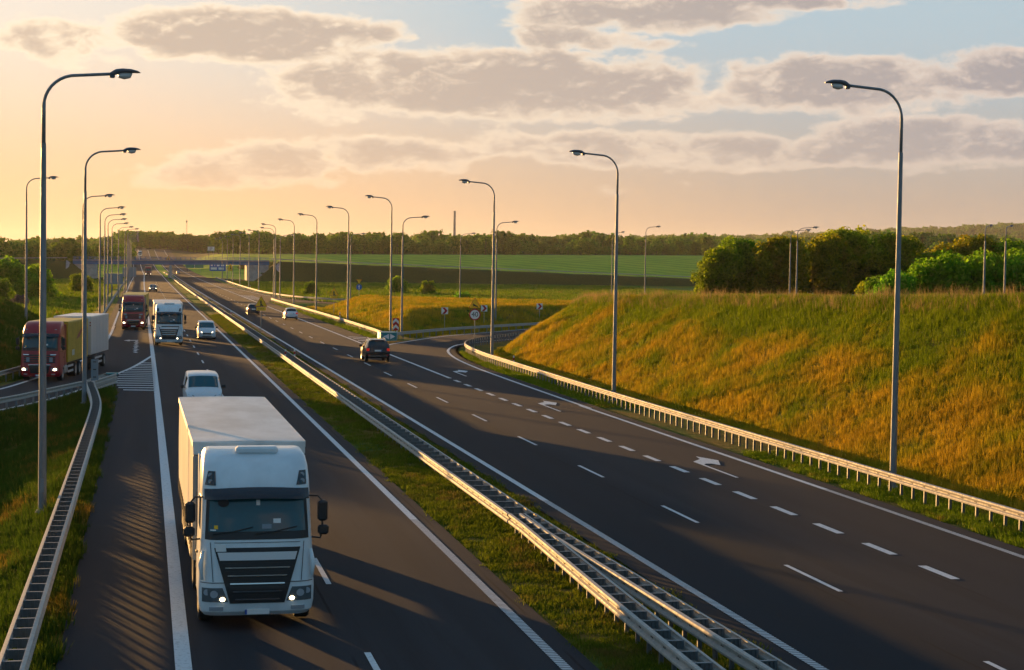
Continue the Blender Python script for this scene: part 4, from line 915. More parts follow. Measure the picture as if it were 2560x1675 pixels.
def lorry(name, label, loc, rz, paint, style, trailer, seed=0):
    o = thing(name, label, 'lorry', loc, rz); o.scale = (1.06, 1, 1); M = MATS; P = M[paint]; red = style == 'old'
    cb = cab_shell().build('cab', P, o, split=32)
    # windscreen and surround
    fpatch(LIN(-1.11, -1.07), LIN(1.11, 1.07), 2.06, 3.05, 0.006).build('windscreen_surround', M['plastic_black'], cb, smooth=True)
    fpatch(LIN(-1.04, -1.00), LIN(1.04, 1.00), 2.24, 3.00, 0.014).build('windscreen', M['windscreen'], cb, smooth=True)
    mb = MB(); rows = []
    for u in np.linspace(0, 1, 5):
        z = 3.23-0.23*u; rows.append([(x, front_y(x, 3.06)-0.04-0.24*math.sin(math.pi/2*u)*(1-0.35*(x/1.1)**4), z-0.05*(x/1.1)**2) for x in np.linspace(-1.12, 1.12, 17)])
    mb.grid(rows); mb.build('sun_visor', M['visor_dark'], cb, smooth=True)
    for q0, q1, z0, z1, mm in ((-0.92, -0.84, 2.30, 2.38, 'sign_yellow'), (0.34, 0.50, 2.42, 2.52, 'plate'), (0.10, 0.30, 2.30, 2.40, 'sign_back'), (-0.02, 0.06, 2.82, 2.94, 'plate'), (-1.0, -0.88, 2.26, 2.29, 'plate')): fpatch(CONST(q0), CONST(q1), z0, z1, 0.018, 2, 3).build('windscreen_sticker', M[mm], cb)
    mb = MB(); mb.prism([(-0.72+0.12*math.cos(q), front_y(-0.72, 2.9)-0.09, 2.88+0.085*math.sin(q)) for q in np.linspace(0, 2*math.pi, 14, endpoint=False)], (0, 0.06, 0)); mb.build('kerb_mirror', M['plastic_black'], cb)
    for xa, xb in ((-0.95, -0.1), (-0.05, 0.85)):
        mb = MB(); mb.tube([(xa, front_y(xa, 2.2)-0.05, 2.18), ((xa+xb)/2, front_y(0, 2.25)-0.05, 2.24), (xb, front_y(xb, 2.3)-0.04, 2.34)], 0.014, 5); mb.build('wiper', M['plastic_black'], cb)
    # grille
    if not red:
        fpatch(LIN(-0.58, -0.92), LIN(0.58, 0.92), 0.62, 1.88, 0.010, 10, 12).build('grille', M['plastic_black'], cb)
        fpatch(LIN(-0.80, -0.85), LIN(0.80, 0.85), 1.60, 1.78, 0.030).build('grille_bar', M['box_silver'], cb)
        for k, z in enumerate((0.70, 0.88, 1.06, 1.24, 1.42)):
            w = 0.47+0.055*k
            fpatch(CONST(-w), CONST(w), z, z+0.028, 0.035, 1, 12).build('grille_slat', M['chrome'], cb)
            fpatch(CONST(-w-0.06), CONST(w+0.06), z+0.04, z+0.12, 0.022, 1, 12).build('grille_blade', M['plastic_black'], cb)
        for s in (-1, 1):
            a, b = (s*0.62, s*1.14); 
            fpatch(LIN(min(a, b)+ (0.0 if s > 0 else 0), min(a, b)+(0.12 if s > 0 else 0.0)) if s > 0 else LIN(-1.17, -1.17), LIN(1.17, 1.17) if s > 0 else LIN(-0.62, -0.74), 0.66, 0.98, 0.012, 5, 8).build('headlight', M['lens_housing'], cb)
            for j, (hx, hz, rr) in enumerate(((0.92, 0.84, 0.085), (1.07, 0.88, 0.07))):
                yq = front_y(s*hx, hz)-0.03; mb = MB(); mb.prism([(s*hx+rr*math.cos(q), yq, hz+rr*math.sin(q)) for q in np.linspace(0, 2*math.pi, 14, endpoint=False)], (0, 0.03, 0)); mb.build('lens', M['lens'], cb)
            yq = front_y(s*0.74, 0.72)-0.035; mb = MB(); mb.prism([(s*0.74+0.055*math.cos(q), yq, 0.72+0.045*math.sin(q)) for q in np.linspace(0, 2*math.pi, 12, endpoint=False)], (0, 0.03, 0)); mb.build('running_light', M['lamp_on'], cb)
            fpatch(CONST(min(s*0.72, s*1.02)), CONST(max(s*0.72, s*1.02)), 0.45, 0.54, 0.012, 2, 6).build('fog_light', M['lens'], cb)
            # spot lamps in the roof
            fpatch(LIN(s*0.98-0.13, s*0.98-0.05), LIN(s*0.98+0.10, s*0.98+0.10), 3.26, 3.56, 0.012, 4, 4).build('roof_lamp', M['glass'], cb)
            for zz in (3.34, 3.47):
                yq = front_y(s*0.99, zz)-0.02; mb = MB(); mb.prism([(s*0.99+0.05*math.cos(q), yq, zz+0.055*math.sin(q)) for q in np.linspace(0, 2*math.pi, 12, endpoint=False)], (0, 0.02, 0)); mb.build('roof_lens', M['lens'], cb)
            # air deflectors at the corners and body joints
            mb = MB(); mb.tube([(s*1.15, front_y(s*1.10, 1.72)-0.04, 1.82), (s*1.20, front_y(s*1.12, 1.5)-0.05, 1.5), (s*1.17, front_y(s*1.10, 1.2)-0.05, 1.16)], [0.03, 0.055, 0.03], 8); mb.build('corner_vane', P, cb, smooth=True)
        fpatch(CONST(-1.20), CONST(1.20), 1.085, 1.10, 0.004, 1, 20).build('panel_joint', M['plastic_black'], cb)
        fpatch(CONST(-0.92), CONST(0.92), 1.99, 2.0, 0.004, 1, 20).build('panel_joint', M['plastic_black'], cb)
        for s in (-1, 1): fpatch(LIN(s*0.94-0.006, s*1.0-0.006), LIN(s*0.94+0.006, s*1.0+0.006), 1.12, 2.0, 0.004, 6, 2).build('panel_joint', M['plastic_black'], cb)
        mb = MB(); mb.bbox(-0.42, 0.50, 1.12, 1.50, 3.90, 4.07, 0.05); mb.build('air_conditioner', M['truck_white'], cb)
        fpatch(LIN(-0.88, -0.90), LIN(-0.66, -0.68), 1.80, 2.02-0.06, 0.016, 2, 3).build('sticker', M['plate'], cb)
    else:
        fpatch(LIN(-0.55, -0.66), LIN(0.55, 0.66), 0.55, 1.12, 0.012, 6, 10).build('grille', M['plastic_black'], cb)
        fpatch(CONST(-0.70), CONST(0.70), 1.115, 1.145, 0.03, 1, 12).build('grille_bar', M['chrome'], cb)
        for k in range(4): fpatch(CONST(-0.98), CONST(0.98), 1.26+k*0.15, 1.26+k*0.15+0.095, 0.010, 1, 14).build('grille_slot', M['plastic_black'], cb)
        for s in (-1, 1):
            fpatch(CONST(min(s*0.62, s*0.82)), CONST(max(s*0.62, s*0.82)), 1.32, 1.62, 0.018, 2, 3).build('grille_plate', M['sign_back'], cb)
            fpatch(CONST(min(s*0.66, s*1.02)), CONST(max(s*0.66, s*1.02)), 1.78, 1.83, 0.018, 1, 5).build('badge', M['chrome'], cb)
            fpatch(CONST(min(s*0.72, s*1.14)), CONST(max(s*0.72, s*1.14)), 0.72, 0.92, 0.012, 3, 6).build('headlight', M['lens'], cb)
            yq = front_y(s*0.94, 0.82)-0.03; mb = MB(); mb.prism([(s*0.94+0.13*math.cos(q), yq, 0.82+0.075*math.sin(q)) for q in np.linspace(0, 2*math.pi, 14, endpoint=False)], (0, 0.03, 0)); mb.build('headlight_bulb', M['lamp_on'], cb)
            fpatch(CONST(min(s*0.75, s*0.98)), CONST(max(s*0.75, s*0.98)), 0.46, 0.53, 0.012, 1, 4).build('fog_light', M['lens'], cb)
            yq = front_y(s*0.9, 3.5)-0.03; mb = MB(); mb.bbox(s*0.9-0.07, s*0.9+0.07, yq-0.02, yq+0.05, 3.44, 3.49, 0.01); mb.build('marker_lamp', M['lens'], cb)
    # number plate
    yq = front_y(0, 0.42)-0.03; mb = MB(); mb.box(-0.26, 0.26, yq, yq+0.02, 0.36, 0.475); pl = mb.build('number_plate', M['plate'], cb)
    mb = MB(); mb.box(-0.26, -0.215, yq-0.004, yq-0.001, 0.36, 0.475); mb.build('plate_band', M['plate_blue'], cb)
    # side windows, doors, handles, mirrors
    for s in (-1, 1):
        mb = MB(); mb.prism([(s*1.185, 0.78, 2.22), (s*1.185, 1.72, 2.22), (s*1.17, 1.72, 2.92), (s*1.165, 0.98, 2.95)], (s*0.012, 0, 0)); mb.build('side_window', M['glass'], cb)
        mb = MB(); mb.box(min(s*1.235, s*1.248), max(s*1.235, s*1.248), 1.78, 1.80, 0.75, 2.95); mb.build('door_joint', M['plastic_black'], cb)
        mb = MB(); mb.bbox(min(s*1.215, s*1.26), max(s*1.215, s*1.26), 1.50, 1.68, 1.55, 1.60, 0.01); mb.build('door_handle', M['plastic_black'], cb)
        ma = MB(); ma.bbox(s*1.42-0.11, s*1.42+0.11, 0.34, 0.50, 2.42, 2.90, 0.05); mr = ma.build('mirror', M['plastic_black'], o)
        mb = MB(); mb.bbox(s*1.44-0.12, s*1.44+0.12, 0.36, 0.52, 2.10, 2.33, 0.05); mb.build('wide_mirror', M['plastic_black'], mr)
        mb = MB(); mb.tube([(s*1.15, 0.62, 2.98), (s*1.32, 0.46, 3.0), (s*1.42, 0.43, 2.88), (s*1.42, 0.44, 2.15), (s*1.38, 0.48, 2.02), (s*1.18, 0.62, 2.02)], 0.022, 6); mb.build('mirror_arm', M['plastic_black'], mr)
        mb = MB(); mb.box(min(s*1.13, s*1.175), max(s*1.13, s*1.175), 2.30, 3.0, 1.0, 3.75); mb.build('side_fairing', P, cb)
        mb = MB(); mb.bbox(min(s*0.55, s*1.2), max(s*0.55, s*1.2), 1.98, 3.25, 0.42, 0.98, 0.10); mb.build('fuel_tank' if s > 0 else 'side_skirt', M['rim_steel'] if red else M['truck_white'], o)
    mb = MB(); mb.bbox(-0.85, 0.85, 0.25, 0.40, 2.86, 2.98, 0.02); 
    # chassis
    mb = MB(); mb.box(-0.45, 0.45, 0.5, 6.3, 0.62, 0.92); mb.box(-1.0, 1.0, 4.0, 6.2, 0.98, 1.06); mb.build('chassis_frame', M['chassis'], o)
    wheel_pair(o, 1.40); wheel_pair(o, 5.2 if trailer != 'drawbar' else 6.0, dual=True, track=0.93)
    if trailer in ('curtain', 'curtain_yellow'):
        yt = 3.2; L = 13.6; y1 = yt+L; Mt, Ms = (M['tarp_white'], M['curtain_white']) if trailer == 'curtain' else (M['tarp_yellow'], M['container_yellow'])
        # body: curtain sides softly quilted between straps
        ys = np.linspace(yt+0.06, y1-0.06, 55); tb = None
        mb = MB(); mb.box(-1.235, 1.235, yt+0.05, y1-0.05, 1.22, 3.90); tb = mb.build('trailer_body', Ms, o)
        for s in (-1, 1):
            mb = MB(); rows = []
            for y in ys: rows.append([(s*(1.262 + 0.014*math.sin(y*4.2) * math.sin(math.pi*u)), y, 1.20+2.68*u) for u in np.linspace(0, 1, 7)])
            mb.grid(rows); mb.build('curtain', Ms, tb, smooth=True)
            for k in range(19):
                y = yt+0.5+k*0.70; mb = MB(); mb.box(min(s*1.265, s*1.285), max(s*1.265, s*1.285), y-0.025, y+0.025, 1.06, 1.45); mb.build('strap', M['plastic_black'], tb)
        rows = []
        for y in np.linspace(yt-0.02, y1+0.02, 28): rows.append([(x, y, 3.985 + 0.018*math.cos(x*1.25) + 0.008*math.sin(y*5.3)) for x in np.linspace(-1.27, 1.27, 9)])
        mb = MB(); mb.grid(rows); mb.build('roof_tarp', Mt, tb, smooth=True)
        for s in (-1, 1): mb = MB(); mb.box(min(s*1.255, s*1.29), max(s*1.255, s*1.29), yt-0.02, y1+0.02, 3.84, 3.985); mb.build('roof_rail', M['tarp_white'] if trailer == 'curtain' else M['tarp_yellow'], tb)
        mb = MB(); mb.bbox(-1.28, 1.28, yt-0.05, yt+0.04, 3.66, 3.985, 0.02); mb.build('front_valance', Mt, tb)
        for s in (-1, 1): mb = MB(); mb.bbox(min(s*1.16, s*1.285), max(s*1.16, s*1.285), yt-0.045, yt+0.14, 1.1, 3.64, 0.015); mb.build('front_pillar', M['rim_steel'], tb)
        mb = MB(); mb.box(-1.27, 1.27, yt, y1, 1.08, 1.21); mb.build('trailer_floor', M['rim_steel'], o)
        for k, s in enumerate((-1, 1)): mb = MB(); mb.box(min(s*1.16, s*1.2), max(s*1.16, s*1.2), yt+4.2, yt+8.4, 0.45, 0.95); mb.build('side_guard', M['rim_steel'], o)
        for k in range(3): wheel_pair(o, yt+8.9+k*1.31)
        mb = MB(); mb.box(-0.5, 0.5, yt+1, y1-0.3, 0.8, 1.07); mb.build('trailer_frame', M['chassis'], o)
    elif trailer == 'drawbar':
        def box_body(y0, y1, z0, z1, mname, nm, ribs):
            mb = MB(); mb.bbox(-1.27, 1.27, y0, y1, z0, z1, 0.03); b = mb.build(nm, M[mname], o)
            for s in (-1, 1):
                for k in range(int((y1-y0)/ribs)):
                    y = y0+0.25+k*ribs; mb = MB(); mb.prism([(s*1.265, y, z0+0.16), (s*1.265, y+ribs*0.55, z0+0.16), (s*1.265, y+ribs*0.55, z1-0.14), (s*1.265, y, z1-0.14)], (s*0.022, 0, 0)); mb.build('corrugation', M[mname], b)
            mb = MB(); mb.box(-1.275, 1.275, y0-0.01, y0+0.1, z0, z1+0.012); mb.build('corner_frame', M[mname], b)
            mb = MB(); mb.box(-1.22, 1.22, y0+0.1, y1-0.1, z1+0.002, z1+0.016); mb.build('roof_sheet', M['tarp_yellow' if mname == 'container_yellow' else 'box_silver'], b)
            return b
        b = box_body(2.75, 10.1, 1.15, 3.92, 'container_yellow', 'container', 0.46)
        for k in range(3): mb = MB(); mb.box(1.29, 1.296, 4.2+k*0.28, 4.36+k*0.28, 1.55, 1.95); mb.build('painted_mark', M['plate'], b)
        mb = MB(); mb.poly([(1.293, 5.6, 2.6), (1.293, 6.9, 2.75), (1.293, 8.1, 3.3), (1.293, 7.3, 3.25), (1.293, 6.3, 2.95)]); mb.build('painted_letters', M['truck_red'], b)
        b = box_body(11.3, 18.7, 1.2, 4.0, 'box_silver', 'trailer_box', 0.62)
        for z in (3.35, 3.55): mb = MB(); mb.bbox(1.18, 1.25, 11.26, 11.29, z-0.05, z+0.05, 0.004); mb.build('marker', M['tail_red'], b)
        mb = MB(); mb.box(-0.45, 0.45, 4.2, 18.4, 0.75, 1.10); mb.build('trailer_frame', M['chassis'], o)
        mb = MB(); mb.box(1.14, 1.18, 13.6, 16.4, 0.78, 0.92); mb.box(1.14, 1.18, 13.6, 16.4, 0.42, 0.56); mb.build('side_guard', M['box_silver'], o)
        mb = MB(); mb.box(1.14, 1.18, 3.4, 5.2, 0.78, 0.92); mb.box(1.14, 1.18, 3.4, 5.2, 0.42, 0.56); mb.build('side_guard', M['box_silver'], o)
        wheel_pair(o, 7.4); wheel_pair(o, 12.6); wheel_pair(o, 17.3)
    return o
lorry('lorry', 'large white curtain-sided lorry nearest the camera, coming on in the slow lane', (2.52, 39.6, 0.01), R(0.4), 'truck_white', 'new', 'curtain')
lorry('lorry', 'white lorry with a box trailer further back, beside the small white van', (2.15, 168.2, 0.01), R(0.3), 'truck_white', 'new', 'curtain')
lorry('lorry', 'dark red lorry with a yellow trailer moving into the exit lane', (-1.45, 204.5, 0.01), R(-1.5), 'truck_red', 'old', 'curtain_yellow')
lorry('lorry', 'dark red lorry with yellow container and silver trailer on the left slip road', (-6.95, 119.8, 0.01), R(-8.6), 'truck_red', 'old', 'drawbar')
lorry('lorry', 'far dark red lorry with a yellow trailer beyond the overpass', (0.85, 768, 0.1), R(0), 'truck_red', 'old', 'curtain_yellow')

# ================================================================== cars and vans
SPEC = {
 'hatch': dict(st=[(0.0, .30, .55, .62, .55, .60, .50), (.12, .22, .62, .72, .72, .76, .60), (.5, .2, .80, .88, .80, .84, .66), (1.0, .2, .88, .98, .82, .86, .68), (1.75, .2, .92, 1.38, .83, .86, .60), (2.2, .2, .93, 1.48, .83, .86, .61), (3.0, .2, .95, 1.48, .83, .86, .60), (3.55, .2, .97, 1.42, .83, .85, .58), (3.86, .25, .96, 1.02, .81, .83, .70), (3.98, .30, .78, .84, .78, .80, .68), (4.02, .36, .6, .66, .74, .76, .62)], ws=(3, 4), rw=(7, 8), sw=(4, 7), wr=.31, ax=(.75, 3.3), W=.82),
 'suv': dict(st=[(0.0, .38, .70, .80, .62, .70, .60), (.12, .30, .80, .92, .82, .86, .70), (.6, .3, .98, 1.06, .92, .95, .76), (1.25, .3, 1.04, 1.15, .93, .96, .78), (2.0, .3, 1.08, 1.66, .94, .96, .70), (2.5, .3, 1.09, 1.77, .94, .96, .71), (3.7, .3, 1.11, 1.77, .94, .96, .70), (4.3, .3, 1.13, 1.70, .94, .95, .67), (4.62, .36, 1.12, 1.18, .92, .93, .82), (4.74, .42, .92, 1.0, .89, .90, .80), (4.78, .5, .72, .80, .85, .86, .76)], ws=(3, 4), rw=(7, 8), sw=(4, 7), wr=.38, ax=(.95, 3.85), W=.92),
 'van': dict(st=[(0.0, .30, .62, .70, .62, .66, .58), (.10, .22, .76, .84, .78, .82, .68), (.45, .2, .98, 1.05, .88, .90, .74), (.85, .2, 1.05, 1.16, .90, .92, .76), (1.65, .2, 1.10, 1.74, .91, .92, .72), (2.0, .2, 1.12, 1.84, .91, .92, .76), (3.2, .2, 1.14, 1.86, .91, .92, .77), (4.2, .2, 1.15, 1.84, .91, .92, .77), (4.38, .25, 1.12, 1.60, .89, .90, .80), (4.42, .30, .9, 1.1, .87, .88, .80)], ws=(3, 4), rw=None, sw=(4, 5), wr=.33, ax=(.85, 3.5), W=.88),
 'bigvan': dict(st=[(0.0, .34, .70, .80, .68, .72, .62), (.10, .26, .86, .95, .86, .90, .74), (.5, .25, 1.05, 1.12, .96, .98, .80), (.95, .25, 1.12, 1.24, .98, 1.0, .82), (1.8, .25, 1.18, 1.88, .99, 1.0, .78), (2.2, .25, 1.2, 1.96, .99, 1.0, .84), (3.6, .25, 1.2, 1.98, .99, 1.0, .85), (4.8, .25, 1.2, 1.96, .99, 1.0, .85), (4.95, .3, 1.15, 1.7, .97, .98, .88), (5.0, .34, 1.0, 1.2, .95, .96, .88)], ws=(3, 4), rw=None, sw=(4, 5), wr=.35, ax=(.95, 4.0), W=.95)}
def sect(s):
    y, zl, zb, zt, wl, wb, wtp = s; d = max(zt-zb, 0.02)
    h = [(0, zl), (wl*0.9, zl), (wl, zl+0.07), (wb+0.02, zl+(zb-zl)*0.55), (wb, zb), (wtp+(wb-wtp)*0.12, zt-min(0.09, d*0.4)), (wtp*0.93, zt-min(0.02, d*0.1)), (wtp*0.55, zt+0.012), (0, zt+0.02)]
    return [(x, y, z) for x, z in h]
def car(name, label, cat, kind, loc, rz, paint, toward, lights_on=False, rails=False):
    """toward=True: nose at the camera"""
    o = thing(name, label, cat, loc, rz + (0 if toward else math.pi)); S = SPEC[kind]; M = MATS; st = S['st']; L = st[-1][0]
    H = [sect(s) for s in st]; n = len(H[0])
    full = [r + [(-x, y, z) for x, y, z in r[-2:0:-1]] for r in H]
    mb = MB(); mb.grid(full, True); mb.poly(full[0][::-1]); mb.poly(full[-1]); body = mb.build('body', M[paint], o, split=38)
    def cellpatch(i0, i1, j0, j1, e=0.012, fi=(0.0, 1.0), fj=(0.0, 1.0), mirror=None, nm='window', m='glass', off=0.010):
        """glass on the body surface between stations i0..i1 and section points j0..j1"""
        def at(u, v, sgn):
            iu = i0+(i1-i0)*u; jv = j0+(j1-j0)*v; i = min(int(iu), i1-1); j = min(int(jv), j1-1); a, b = iu-i, jv-j
            p = [np.array(H[i][j]), np.array(H[i+1][j]), np.array(H[i][j+1]), np.array(H[i+1][j+1])]
            q = p[0]*(1-a)*(1-b)+p[1]*a*(1-b)+p[2]*(1-a)*b+p[3]*a*b
            nrm = np.cross(p[1]-p[0], p[2]-p[0]); nrm = nrm/max(1e-6, np.linalg.norm(nrm))
            if nrm[0] < -0.2 or (abs(nrm[0]) <= 0.2 and nrm[2] < 0): nrm = -nrm
            q = q + nrm*off; return (q[0]*sgn, q[1], q[2])
        us = np.linspace(fi[0], fi[1], 7); vs = np.linspace(fj[0], fj[1], 5)
        if mirror == 'join':
            mb = MB(); mb.grid([[at(u, v, 1) for v in vs] + [at(u, v, -1) for v in vs[::-1][1:]] for u in us]); return [mb.build(nm, M[m], body, smooth=True)]
        out = []
        for sg in (1, -1): mb = MB(); mb.grid([[at(u, v, sg) for v in vs] for u in us]); out.append(mb.build(nm, M[m], body, smooth=True))
        return out
    cellpatch(S['ws'][0], S['ws'][1], 5, 8, fi=(0.06, 0.94), fj=(0.10, 1.0), mirror='join', nm='windscreen', m='windscreen')
    if S['rw']: cellpatch(S['rw'][0], S['rw'][1], 5, 8, fi=(0.08, 0.90), fj=(0.10, 1.0), mirror='join', nm='rear_window')
    a, b = S['sw']
    if b-a > 1: cellpatch(a, a+2, 4, 5, fi=(0.06, 0.82), fj=(0.10, 0.88), nm='side_window'); cellpatch(a+1, b, 4, 5, fi=(0.46, 0.92), fj=(0.10, 0.86), nm='side_window')
    else: cellpatch(a, b+1, 4, 5, fi=(0.05, 0.70), fj=(0.10, 0.88), nm='side_window')
    for y in S['ax']:
        for s in (-1, 1):
            r = S['wr']; mb = MB(); mb.wheel((s*(S['W']-0.08), y, r), r, 0.22, 20); w_ = mb.build('wheel', M['rubber'], o, split=40)
            mb = MB(); mb.disc((s*(S['W']-0.08), y, r), r*0.64, 0.225, 14); mb.build('rim', M['rim_steel'], w_, split=40)
    zb = st[4][2]
    for s in (-1, 1):
        yy = st[4][0]-0.25; x = st[4][5]; mb = MB(); mb.bbox(min(s*(x+0.04), s*(x+0.24)), max(s*(x+0.04), s*(x+0.24)), yy-0.06, yy+0.08, zb+0.02, zb+0.20, 0.04); mr = mb.build('mirror', M['plastic_black'] if kind != 'suv' else M[paint], o)
        mb = MB(); mb.tube([(s*(x-0.03), yy+0.02, zb+0.04), (s*(x+0.07), yy+0.02, zb+0.08)], 0.03, 6); mb.build('mirror_stalk', M['plastic_black'], mr)
    # nose
    f = st[1]; yf = st[0][0]; wf = st[0][5]
    mb = MB(); mb.bbox(-wf*0.62, wf*0.62, yf-0.03, yf+0.1, st[0][2]-0.05 if kind == 'hatch' else st[0][2]-0.10, st[0][3]-0.01, 0.03); mb.build('grille', M['plastic_black'], body)
    mb = MB(); mb.bbox(-wf*0.75, wf*0.75, yf-0.025, yf+0.15, st[0][1]+0.02, st[0][1]+0.10, 0.02); mb.build('lower_intake', M['plastic_black'], body)
    mb = MB(); mb.box(-0.26, 0.26, yf-0.045, yf-0.03, st[0][1]+0.13, st[0][1]+0.24); mb.build('front_plate', M['plate'], body)
    for s in (-1, 1):
        zz = f[3]-0.06; mb = MB(); mb.prism([(s*wf*0.72, yf+0.0, zz-0.10), (s*(f[5]-0.02), yf+0.17, zz-0.08), (s*(f[5]-0.03), yf+0.20, zz+0.06), (s*wf*0.80, yf+0.03, zz+0.02)], (0, 0.08, 0)); mb.build('headlight', M['lamp_on'] if lights_on else M['lens'], body)
    # tail
    yr = L; R0 = st[-1]; Rm = st[-2]; zt_ = Rm[2]
    hi = st[-3][2] if S['rw'] else Rm[2]+0.1
    for s in (-1, 1):
        mb = MB(); w2 = Rm[5]; mb.bbox(min(s*(w2-0.22), s*(w2+0.015)), max(s*(w2-0.22), s*(w2+0.015)), Rm[0]-0.16, Rm[0]+0.03, hi-0.24, hi-0.02, 0.03); mb.build('tail_light', M['tail_on' if not toward else 'tail_red'], body)
        mb = MB(); mb.bbox(min(s*(R0[5]-0.22), s*(R0[5]-0.03)), max(s*(R0[5]-0.22), s*(R0[5]-0.03)), yr-0.02, yr+0.018, R0[1]+0.06, R0[1]+0.12, 0.01); mb.build('reflector', M['tail_red'], body)
    mb = MB(); mb.box(-0.27, 0.27, Rm[0]+0.03, Rm[0]+0.045, Rm[2]-0.06, Rm[2]+0.06); mb.build('rear_plate', M['plate'], body)
    mb = MB(); mb.box(-0.27, -0.225, Rm[0]+0.046, Rm[0]+0.05, Rm[2]-0.06, Rm[2]+0.06); mb.build('plate_band', M['plate_blue'], body)
    mb = MB(); mb.bbox(-R0[4]*0.9, R0[4]*0.9, yr-0.08, yr+0.03, R0[1]-0.10, R0[1]+0.03, 0.03); mb.build('rear_bumper_lip', M['plastic_black'], body)
    if kind == 'suv':
        mb = MB(); mb.box(-0.36, 0.36, Rm[0]+0.03, Rm[0]+0.05, Rm[2]+0.09, Rm[2]+0.12); mb.build('tailgate_trim', M['chrome'], body)
        mb = MB(); mb.box(-0.72, 0.72, yr+0.03, yr+0.045, R0[1]-0.01, R0[1]+0.025); mb.build('bumper_trim', M['chrome'], body)
        for s in (-1, 1): mb = MB(); mb.tube([(s*0.64, 2.1, 1.72), (s*0.63, 2.3, 1.82), (s*0.62, 4.0, 1.82), (s*0.61, 4.25, 1.73)], 0.02, 6); mb.build('roof_rail', M['chrome'], body)
    if not toward or kind == 'hatch':
        mb = MB(); i = S['rw'][0] if S['rw'] else 6; s_ = st[i]; mb.bbox(-s_[6]*0.85, s_[6]*0.85, s_[0]-0.05, s_[0]+0.14, s_[3]+0.0, s_[3]+0.035, 0.012); mb.build('roof_spoiler', M[paint], body)
        mb = MB(); mb.bbox(-0.22, 0.22, s_[0]+0.142, s_[0]+0.155, s_[3]+0.004, s_[3]+0.028, 0.003); mb.build('brake_lamp', M['tail_red'], body)
    for k, yj in enumerate((st[4][0]-0.15, (st[4][0]+st[-4][0])/2+0.25)):
        for s in (-1, 1):
            if kind in ('van', 'bigvan') and k: continue
            mb = MB(); x = st[5][5]+0.022; mb.bbox(min(s*x, s*(x+0.02)), max(s*x, s*(x+0.02)), yj+0.7, yj+0.86, zb-0.10, zb-0.07, 0.006); mb.build('door_handle', M['plastic_black'], body)
    return o
car('car', 'black off-road estate car with roof rails leaving on the right carriageway', 'car', 'suv', (18.85, 147.2, 0.01), R(-1.0), 'black_paint', False, rails=True).scale = (1.05, 1, 1.07)
car('car', 'black hatchback driving away in the fast lane beside the yellow merge sign', 'car', 'hatch', (15.65, 265.5, 0.01), R(1), 'dark_paint', False).scale = (1.04, 1, 1.08)
car('car', 'small white hatchback driving away in the right carriageway by the shoulder', 'car', 'hatch', (19.65, 245.0, 0.01), R(0), 'van_white', False).scale = (1.04, 1, 1.1)
car('van', 'small white delivery van with lit headlights beside the white box lorry', 'van', 'van', (6.15, 181.2, 0.01), R(0.6), 'van_white', True, True)
car('van', 'white van half hidden behind the trailer of the nearest lorry', 'van', 'bigvan', (3.15, 96.5, 0.01), R(0.5), 'van_white', True)
car('car', 'dark car with lit headlights far back on the left carriageway', 'car', 'suv', (1.6, 424, 0.01), R(0), 'dark_paint', True, True)
car('car', 'tiny silver car driving away under the overpass', 'car', 'hatch', (15.2, 860, 0.4), R(0), 'silver_paint', False)
car('van', 'tiny white van on the far rise of the right carriageway', 'van', 'bigvan', (14.4, 1120, float(zrf(1120))), R(0), 'van_white', False)
car('car', 'tiny dark car on the far rise of the left carriageway', 'car', 'suv', (2.0, 1150, float(zrf(1150))), R(0), 'dark_paint', True)
lorry('lorry', 'tiny white lorry at the crest of the far left carriageway', (-4.6, 1300, float(zrf(1300))), R(0), 'truck_white', 'new', 'curtain')
# ================================================================== vegetation
def leaf_cloud(clumps, per, size, seed, flat=0.75):
    """leaf quads spread through clump ellipsoids; returns verts, faces"""
    g = np.random.default_rng(seed); V = []; 
    for (cx_, cy_, cz_, rx, ry, rz_) in clumps:
        n = max(6, int(per*rx*rz_)); d = g.normal(size=(n, 3)); d /= np.linalg.norm(d, axis=1)[:, None]
        rad = 0.62+0.42*g.random(n)**0.6; rad *= 1+0.22*np.sin(5*d[:, 0]+seed)*np.cos(4*d[:, 2])
        c = np.array([cx_, cy_, cz_]) + d*rad[:, None]*np.array([rx, ry, rz_])
        nrm = d*0.8 + g.normal(size=(n, 3))*0.55 + np.array([0, 0, 0.25]); nrm /= np.linalg.norm(nrm, axis=1)[:, None]
        a = np.cross(nrm, g.normal(size=(n, 3))); a /= np.linalg.norm(a, axis=1)[:, None]; b = np.cross(nrm, a)
        s = size*(0.6+0.8*g.random(n))[:, None]
        V.append(np.stack([c-a*s, c-b*s*flat, c+a*s, c+b*s*flat], 1))
    V = np.concatenate(V).reshape(-1, 3); F = np.arange(len(V)).reshape(-1, 4); return V, F
